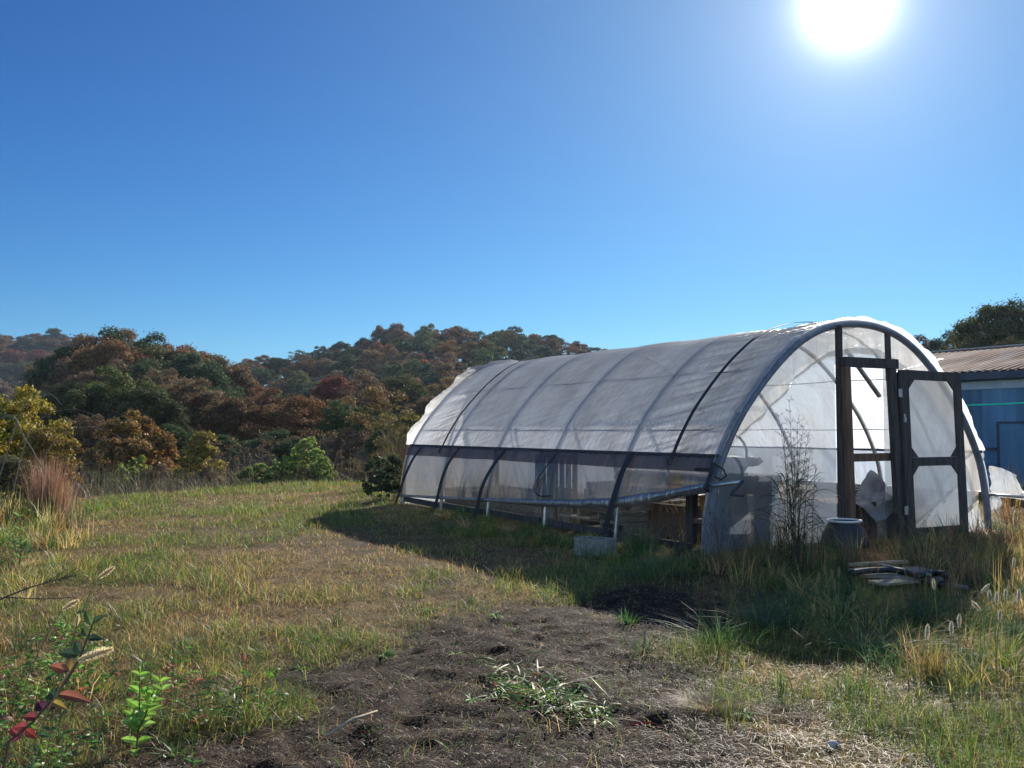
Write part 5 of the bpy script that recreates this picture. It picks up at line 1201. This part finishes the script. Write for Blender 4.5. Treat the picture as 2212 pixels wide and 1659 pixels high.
# trees that stand out, each with its own label
tree('shade_tree', 'yellow autumn tree filling the left edge of the photo', 'tree', 40, 838, 19.5, 215, YELL, 's1')
tree('small_tree', 'yellow and rust sapling beside the yellow tree at the left', 'tree', 112, 925, 18.6, 95, GOLD, 's2')
tree('small_tree', 'orange autumn tree standing alone before the dark wood', 'tree', 298, 890, 31, 190, ORANGE, 's3')
tree('small_tree', 'dull orange side bush at the left foot of the orange tree', 'tree', 232, 950, 31.5, 95, BROWN, 's4')
tree('small_tree', 'pointed yellow green sapling right of the orange tree', 'tree', 432, 934, 30, 105, (.21, .185, .04), 'p1')
tree('bush', 'small yellow green bush in front of the orange tree', 'bush', 283, 985, 27, 62, (.19, .20, .04), 'l2')
tree('bush', 'dark green bush low at the left field corner', 'bush', 205, 1020, 25, 100, DGREEN, 's4')
tree('bush', 'tallest lime green bush at the field edge, right of its group', 'bush', 664, 944, 25, 82, LIME, 'l1')
tree('bush', 'broad lime green bush in the middle of the field edge group', 'bush', 606, 984, 24.5, 100, LIME, 'l2')
tree('bush', 'low lime green bush at the left end of the field edge group', 'bush', 545, 1003, 24.5, 80, (.15, .19, .045), 'l3')
tree('bush', 'small lime green bush at the right end of the field edge group', 'bush', 697, 986, 24.5, 46, LIME, 'l4')
tree('bush', 'dull green bush behind the lime green bushes', 'bush', 640, 1000, 27, 130, OLIVE, 'l3')
tree('red_tree', 'crimson tree glowing in the middle of the wooded slope', 'tree', 728, 815, 88, 112, CRIM, 'f2')
tree('red_tree', 'small scarlet tree under the hilltop left of the greenhouse roof', 'tree', 922, 778, 172, 20, (.20, .05, .03), 'c1')
tree('rust_tree', 'large rust brown tree at the right end of the near wood', 'tree', 640, 858, 52, 190, RUSTT, 'f1')
tree('rust_tree', 'rust tree with a rounded head left of the crimson tree', 'tree', 575, 840, 62, 150, (.13, .065, .03), 'f3')
tree('olive_tree', 'dark olive tree in front of the crimson tree', 'tree', 752, 868, 50, 140, DGREEN, 'f4')
tree('open_tree', 'thin brown tree with visible limbs left of the greenhouse', 'tree', 812, 838, 44, 175, TANT, 'o1')
tree('open_tree', 'yellow topped thin tree close left of the greenhouse roof', 'tree', 868, 888, 36, 125, (.16, .12, .035), 'o2')
tree('open_tree', 'brown thin tree beyond the crimson tree', 'tree', 795, 800, 80, 110, BROWN, 'o3')
tree('round_tree', 'greenish round tree behind the crimson tree', 'tree', 865, 812, 92, 140, (.075, .085, .03), 'f1')
tree('olive_tree', 'olive tree with ragged lit tops low in the left wood', 'tree', 255, 798, 50, 210, OLIVE, 'f3')
tree('olive_tree', 'olive brown tree close behind the yellow tree at the left', 'tree', 165, 830, 47, 150, (.055, .058, .022), 'f2')
tree('brown_tree', 'brown tree with thin limbs in the centre of the left wood', 'tree', 400, 822, 54, 190, BROWN, 'f4')
tree('brown_tree', 'brown tree right of centre in the left wood', 'tree', 500, 862, 52, 150, (.10, .06, .03), 'f2')
tree('olive_tree', 'dull green tree behind the orange tree', 'tree', 325, 842, 46, 130, (.048, .055, .022), 'f1')
tree('bare_tree', 'grey bare thicket tree at the foot of the wood above the lime bushes', 'tree', 560, 930, 36, 130, TANT, 'b1')
tree('bare_tree', 'grey bare thicket tree left of the lime bushes', 'tree', 490, 945, 35, 110, TANT, 'b2')
tree('bare_tree', 'grey bare thicket tree behind the tallest lime bush', 'tree', 700, 925, 38, 130, TANT, 'b3')
tree('bare_tree', 'grey bare thicket tree between the lime bushes and the greenhouse', 'tree', 780, 945, 34, 120, TANT, 'b1')
tree('bare_tree', 'thin bare tree standing pale against the far left hill', 'tree', 120, 772, 120, 62, TANT, 'o1')
tree('bush', 'brown bush at the field edge between the lime bushes and the greenhouse', 'bush', 762, 990, 27, 90, BROWN, 's3')
tree('bush', 'olive bush close to the far corner of the greenhouse', 'bush', 815, 985, 26, 80, OLIVE, 's2')
tree('bush', 'pointed leafy bush against the far corner of the greenhouse', 'bush', 850, 1050, 17.6, 40, (.06, .08, .035), 'p2')
tree('bush', 'low olive bush spilling from the far corner of the greenhouse', 'bush', 822, 1080, 17.0, 38, (.06, .075, .035), 'l1')
tree('bush', 'brown bush at the left end of the field edge under the orange tree', 'bush', 345, 1005, 27, 95, BROWN, 's1')
tree('bush', 'brown twiggy bush under the yellow green sapling', 'bush', 450, 1008, 27, 90, (.10, .075, .04), 's3')
tree('bush', 'grey green scrub bush at the left edge below the yellow tree', 'bush', 30, 985, 15.0, 150, (.11, .12, .05), 's2')
# right side, behind the barn
tree('barn_tree', 'tall round tree rising behind the barn roof at the right edge', 'tree', 2162, 652, 62, 130, (.062, .078, .024), 'f1')
tree('barn_tree', 'tall tree cut by the right edge behind the barn', 'tree', 2240, 662, 60, 130, (.055, .07, .024), 'f3')
tree('barn_tree', 'bushy blue green tree at the left of the trees behind the barn', 'tree', 2076, 718, 70, 78, BLUEGR, 'f4')
tree('barn_tree', 'thin airy tree between the two big trees behind the barn', 'tree', 2108, 700, 66, 62, OLIVE, 'o2')
tree('barn_tree', 'golden olive tree low behind the barn roof', 'tree', 2128, 722, 60, 80, (.085, .075, .025), 'f2')
tree('barn_tree', 'small reddish tree peeping over the left end of the barn roof', 'tree', 1994, 729, 85, 72, (.085, .045, .032), 'f3')
tree('barn_tree', 'olive tree low behind the barn at the right edge', 'tree', 2195, 725, 56, 90, (.065, .065, .025), 'f4')

# the domed wood on the left, the far hills: each tree a thing, told apart only by colour
def rows(sky, rws, x0, x1, cols, wts, kinds, name, where, group, jx=.25, jy=8, own=False):
    for (dep, off, wpx) in rws:
        x = x0+random.uniform(0, wpx*.5)
        while x < x1:
            c = random.choices(cols, wts)[0]; w = wpx*random.uniform(.78, 1.3)
            tree(name, f'{NM[c]} tree {where}', 'tree', x+random.uniform(-jx, jx)*wpx, sky(x)+off+random.uniform(-jy*.4, jy), dep*random.uniform(.97, 1.03), w, c, random.choice(kinds), f'{NM[c]} {group}', own=own)
            x += wpx*.72*random.uniform(.8, 1.2)
dome = curve([(110, 830), (140, 772), (165, 745), (190, 722), (225, 712), (262, 708), (300, 712), (345, 720), (380, 735), (420, 752), (460, 772), (500, 792)])
rows(dome, [(92, 1, 80), (84, 30, 92), (76, 66, 100)], 150, 520, [DGREEN, BROWN, OLIVE, RUSTT], [.42, .34, .18, .06], ['f1', 'f2', 'f3', 'f4'], 'forest_tree', 'in the domed wood on the left', 'trees of the domed wood', jy=5)
hill = curve([(470, 778), (540, 768), (600, 765), (640, 752), (690, 746), (740, 740), (785, 738), (800, 712), (830, 706), (905, 697), (930, 706), (1020, 700), (1070, 708), (1125, 703), (1180, 722), (1240, 735), (1330, 752), (1450, 770), (1700, 790)])
rows(hill, [(236, 1, 58), (222, 10, 62), (205, 28, 66), (186, 50, 74), (164, 78, 84), (140, 112, 96)], 470, 1420, [DGREEN, BROWN, RUSTT, OLIVE, BLUEGR, TANT, GOLD], [.25, .25, .15, .12, .10, .08, .05], ['c1', 'c2', 'c3', 'c4', 'c5', 'c1', 'c2', 'o3'], 'forest_tree', 'on the wooded hill behind the greenhouse', 'trees of the wooded hill')
far = curve([(-200, 735), (0, 724), (60, 728), (100, 737), (140, 742), (200, 758), (300, 775)])
rows(far, [(446, 1, 44), (430, 10, 46), (412, 24, 46), (394, 42, 50), (374, 66, 52), (350, 96, 54), (322, 0, 58), (290, 0, 64)], -120, 190, [RUSTT, BROWN, BLUEGR, DGREEN, OLIVE, CRIM], [.28, .28, .2, .14, .06, .04], ['c1', 'c2', 'c3', 'c4', 'c5'], 'forest_tree', 'on the far hill at the left', 'trees of the far hill', own=True)
rows(curve([(470, 792), (800, 785)]), [(292, 0, 58)], 480, 830, [DGREEN, BROWN, BLUEGR, OLIVE], [.3, .3, .2, .2], ['c1', 'c2', 'c3'], 'forest_tree', 'in the dip between the domed wood and the hill', 'trees of the dip')
# lower trees closing the foot of the woods
low = curve([(-250, 850), (0, 860), (200, 880), (480, 905), (620, 915), (800, 905), (900, 880), (1100, 850), (1500, 840)])
rows(low, [(66, -20, 110), (41, 25, 130)], -250, 1100, [DGREEN, BROWN, OLIVE, RUSTT], [.45, .3, .2, .05], ['f1', 'f2', 'f3', 'f4'], 'forest_tree', 'low at the foot of the near wood', 'trees at the foot of the near wood', jy=20)

# thicket along the foot of the wood: twigs and sparse leaves past counting
n = 60000; e_ = RNG.random(n)**1.3*12+.4; px_ = RNG.random(n)*1150-150
yy = np.zeros(n); xx = np.zeros(n)
yy = 18+RNG.random(n)*19; xx = -16+RNG.random(n)*24
k = (field_edge(xx, yy) > .4) & (field_edge(xx, yy) < 14) & ~in_house(xx, yy, .4); xx, yy = xx[k], yy[k]; n = len(xx)
cl = fbm(xx*.5, yy*.5, 251, 3); ed = field_edge(xx, yy)
h = (.22+1.1*sstep(.2, 4, ed))*(.35+.9*RNG.random(n))*(.5+cl)
V, T, C = blades(np.stack([xx, yy, terrain(xx, yy)-.05], 1), h, RNG.random(n)*6.283, RNG.normal(.5, .3, n).clip(.05, 1.3), .014+.008*RNG.random(n), pick(n, [(.10, .08, .06), (.13, .10, .06), (.06, .07, .03), (.16, .13, .08), (.05, .05, .03)], [.3, .2, .2, .15, .15]), 3)
o = np_mesh('thicket', V, T, C, M['blade']); tag(o, 'dim tangle of twigs and weeds along the foot of the wood', 'thicket', kind='stuff')
# arching bare canes at the left
def cane(label, pts, dep, base, r=.009):
    mb = MB(); P = [np.array([base[0], base[1], gz1(*base)-.05])]+[atdepth(x, y, dep) for x, y in pts]
    Q = []
    for i in range(len(P)-1):
        a, b, c, d = P[max(i-1, 0)], P[i], P[i+1], P[min(i+2, len(P)-1)]
        for t in np.linspace(0, 1, 6, endpoint=False): Q.append(.5*((2*b)+(-a+c)*t+(2*a-5*b+4*c-d)*t*t+(-a+3*b-3*c+d)*t**3))
    Q.append(P[-1]); mb.tube(Q, list(np.linspace(r, r*.35, len(Q))), 6); tag(mb.build('bare_cane', M['twig'], None, True), label, 'cane', 'arching bare canes at the left')
cane('uppermost pale cane arching before the dark wood at the left', [(20, 960), (55, 870), (85, 843), (115, 855), (133, 874)], 14, (-7.9, 14))
cane('middle bare cane arching right before the dark wood', [(60, 940), (105, 895), (160, 884), (200, 895), (225, 907)], 14, (-7.6, 14.0))
cane('lower bare cane arching far right before the dark wood', [(100, 980), (150, 930), (195, 922), (240, 935), (278, 955)], 14.2, (-7.4, 14.2))
cane('crooked grey cane bending down beside the rusty grass clump', [(0, 905), (55, 950), (85, 1000), (105, 1035), (98, 1070)], 12.5, (-8.0, 12.5), .012)
cane('short bare cane drooping right of the rusty grass clump', [(165, 1020), (185, 1002), (215, 1005), (238, 1030)], 15, (-7.0, 15), .007)
# ------------------------------------------------------------------ light, sky, air and camera
EXPO = .97; HAZE = .00012
SUN_AZ, SUN_EL = 20.3, 23.8
sd = np.array([math.sin(R(SUN_AZ))*math.cos(R(SUN_EL)), math.cos(R(SUN_AZ))*math.cos(R(SUN_EL)), math.sin(R(SUN_EL))])
la = bpy.data.lights.new('sun', 'SUN'); la.energy = 5.0; la.angle = R(.5); la.color = (1.0, .93, .82)
lo = bpy.data.objects.new('sun', la); COL.objects.link(lo)
from mathutils import Vector
lo.rotation_euler = Vector(sd).to_track_quat('Z', 'Y').to_euler(); lo.location = (8, 20, 30)
wd = bpy.data.worlds.new('World'); scene.world = wd; wd.use_nodes = True; nt = wd.node_tree; nt.nodes.clear(); L = nt.links
out = nt.nodes.new('ShaderNodeOutputWorld'); bg = nt.nodes.new('ShaderNodeBackground'); bg.inputs['Strength'].default_value = .105
sky = nt.nodes.new('ShaderNodeTexSky'); sky.sky_type = 'NISHITA'; sky.sun_disc = False; sky.sun_elevation = R(SUN_EL); sky.sun_rotation = R(SUN_AZ)
sky.altitude = 300; sky.air_density = 1.0; sky.dust_density = 0.0; sky.ozone_density = 3.0
# deep clear autumn blue: the sky's own colour, its red and green pulled down away from the sun
ST = .105
sp_ = nt.nodes.new('ShaderNodeSeparateColor'); cb_ = nt.nodes.new('ShaderNodeCombineColor'); L.new(sky.outputs[0], sp_.inputs[0])
for i, (g_, k_) in enumerate(((1.62, .41), (1.30, .67), (1.05, .895))):
    m0 = nt.nodes.new('ShaderNodeMath'); m0.operation = 'POWER'; m0.inputs[1].default_value = g_; L.new(sp_.outputs[i], m0.inputs[0])
    m1 = nt.nodes.new('ShaderNodeMath'); m1.operation = 'MULTIPLY'; m1.inputs[1].default_value = k_*ST**(g_-1)/2**EXPO; L.new(m0.outputs[0], m1.inputs[0]); L.new(m1.outputs[0], cb_.inputs[i])
# behind the camera the sky is brightened beyond its own level as added fill
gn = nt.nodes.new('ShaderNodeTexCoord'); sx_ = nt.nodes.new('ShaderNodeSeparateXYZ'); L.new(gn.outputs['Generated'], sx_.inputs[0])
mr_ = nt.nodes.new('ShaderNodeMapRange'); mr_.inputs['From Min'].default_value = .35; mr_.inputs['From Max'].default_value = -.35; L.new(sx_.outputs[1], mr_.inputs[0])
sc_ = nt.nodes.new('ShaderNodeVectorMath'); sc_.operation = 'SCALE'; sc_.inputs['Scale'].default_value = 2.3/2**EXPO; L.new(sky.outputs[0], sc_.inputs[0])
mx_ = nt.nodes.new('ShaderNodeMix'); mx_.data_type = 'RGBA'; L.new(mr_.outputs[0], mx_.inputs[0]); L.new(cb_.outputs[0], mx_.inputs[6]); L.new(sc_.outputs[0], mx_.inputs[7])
# the sun itself: a blinding disc and its aureole in the sky, about the sun's own direction
ge = nt.nodes.new('ShaderNodeTexCoord'); dp = nt.nodes.new('ShaderNodeVectorMath'); dp.operation = 'DOT_PRODUCT'; nm = nt.nodes.new('ShaderNodeVectorMath'); nm.operation = 'NORMALIZE'
L.new(ge.outputs['Generated'], nm.inputs[0]); L.new(nm.outputs[0], dp.inputs[0]); dp.inputs[1].default_value = tuple(sd)
ac = nt.nodes.new('ShaderNodeMath'); ac.operation = 'ARCCOSINE'; L.new(dp.outputs['Value'], ac.inputs[0])
def gauss(sig, amp, p=2):
    a = nt.nodes.new('ShaderNodeMath'); a.operation = 'DIVIDE'; a.inputs[1].default_value = sig; L.new(ac.outputs[0], a.inputs[0])
    b = nt.nodes.new('ShaderNodeMath'); b.operation = 'POWER'; b.inputs[1].default_value = p; L.new(a.outputs[0], b.inputs[0])
    c = nt.nodes.new('ShaderNodeMath'); c.operation = 'MULTIPLY'; c.inputs[1].default_value = -1; L.new(b.outputs[0], c.inputs[0])
    d = nt.nodes.new('ShaderNodeMath'); d.operation = 'EXPONENT'; L.new(c.outputs[0], d.inputs[0])
    e = nt.nodes.new('ShaderNodeMath'); e.operation = 'MULTIPLY'; e.inputs[1].default_value = amp; L.new(d.outputs[0], e.inputs[0]); return e
def addcol(g, col, prev):
    m = nt.nodes.new('ShaderNodeMix'); m.data_type = 'RGBA'; m.blend_type = 'ADD'; m.inputs[0].default_value = 1
    v = nt.nodes.new('ShaderNodeVectorMath'); v.operation = 'SCALE'; v.inputs[0].default_value = col; L.new(g.outputs[0], v.inputs['Scale'])
    L.new(prev, m.inputs[6]); L.new(v.outputs[0], m.inputs[7]); return m.outputs[2]
K = 1/.105/2**EXPO
c = addcol(gauss(.028, 3.2*K, 1.6), (1, .99, .97), mx_.outputs[2])
c = addcol(gauss(.085, .50*K, 1.15), (1, .92, 1), c)
c = addcol(gauss(.34, .30*K, 1.5), (.60, .86, .60), c)
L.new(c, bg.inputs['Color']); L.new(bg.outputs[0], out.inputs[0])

# thin autumn air: one even box of haze round the camera and everything it sees
mb = MB(); mb.box((-700, -90, -9), (700, 820, 75))
hz_o = mb.build('haze', new_mat('haze')[0]); tag(hz_o, 'thin pale autumn haze in the air', 'haze', kind='stuff')
hn = hz_o.data.materials[0].node_tree; pv = hn.nodes.new('ShaderNodeVolumePrincipled'); pv.inputs['Density'].default_value = HAZE; pv.inputs['Color'].default_value = (.62, .76, 1, 1); pv.inputs['Anisotropy'].default_value = .35
hn.links.new(pv.outputs[0], [n for n in hn.nodes if n.type == 'OUTPUT_MATERIAL'][0].inputs['Volume'])

cam = bpy.data.cameras.new('camera'); co = bpy.data.objects.new('camera', cam); COL.objects.link(co); scene.camera = co
cam.sensor_width = 36; cam.lens = FPX/2212*36; cam.clip_end = 3000; cam.clip_start = .05
co.location = CAM; co.rotation_euler = (R(90)+PITCH, 0, 0)
vs_ = scene.view_settings; vs_.view_transform = 'Standard'; vs_.look = 'None'; vs_.exposure = EXPO; vs_.gamma = 1
cy = scene.cycles; cy.max_bounces = 10; cy.diffuse_bounces = 4; cy.glossy_bounces = 3; cy.transmission_bounces = 8; cy.transparent_max_bounces = 24; cy.volume_bounces = 1
cy.caustics_reflective = False; cy.caustics_refractive = False; cy.use_denoising = True; cy.sample_clamp_indirect = 6
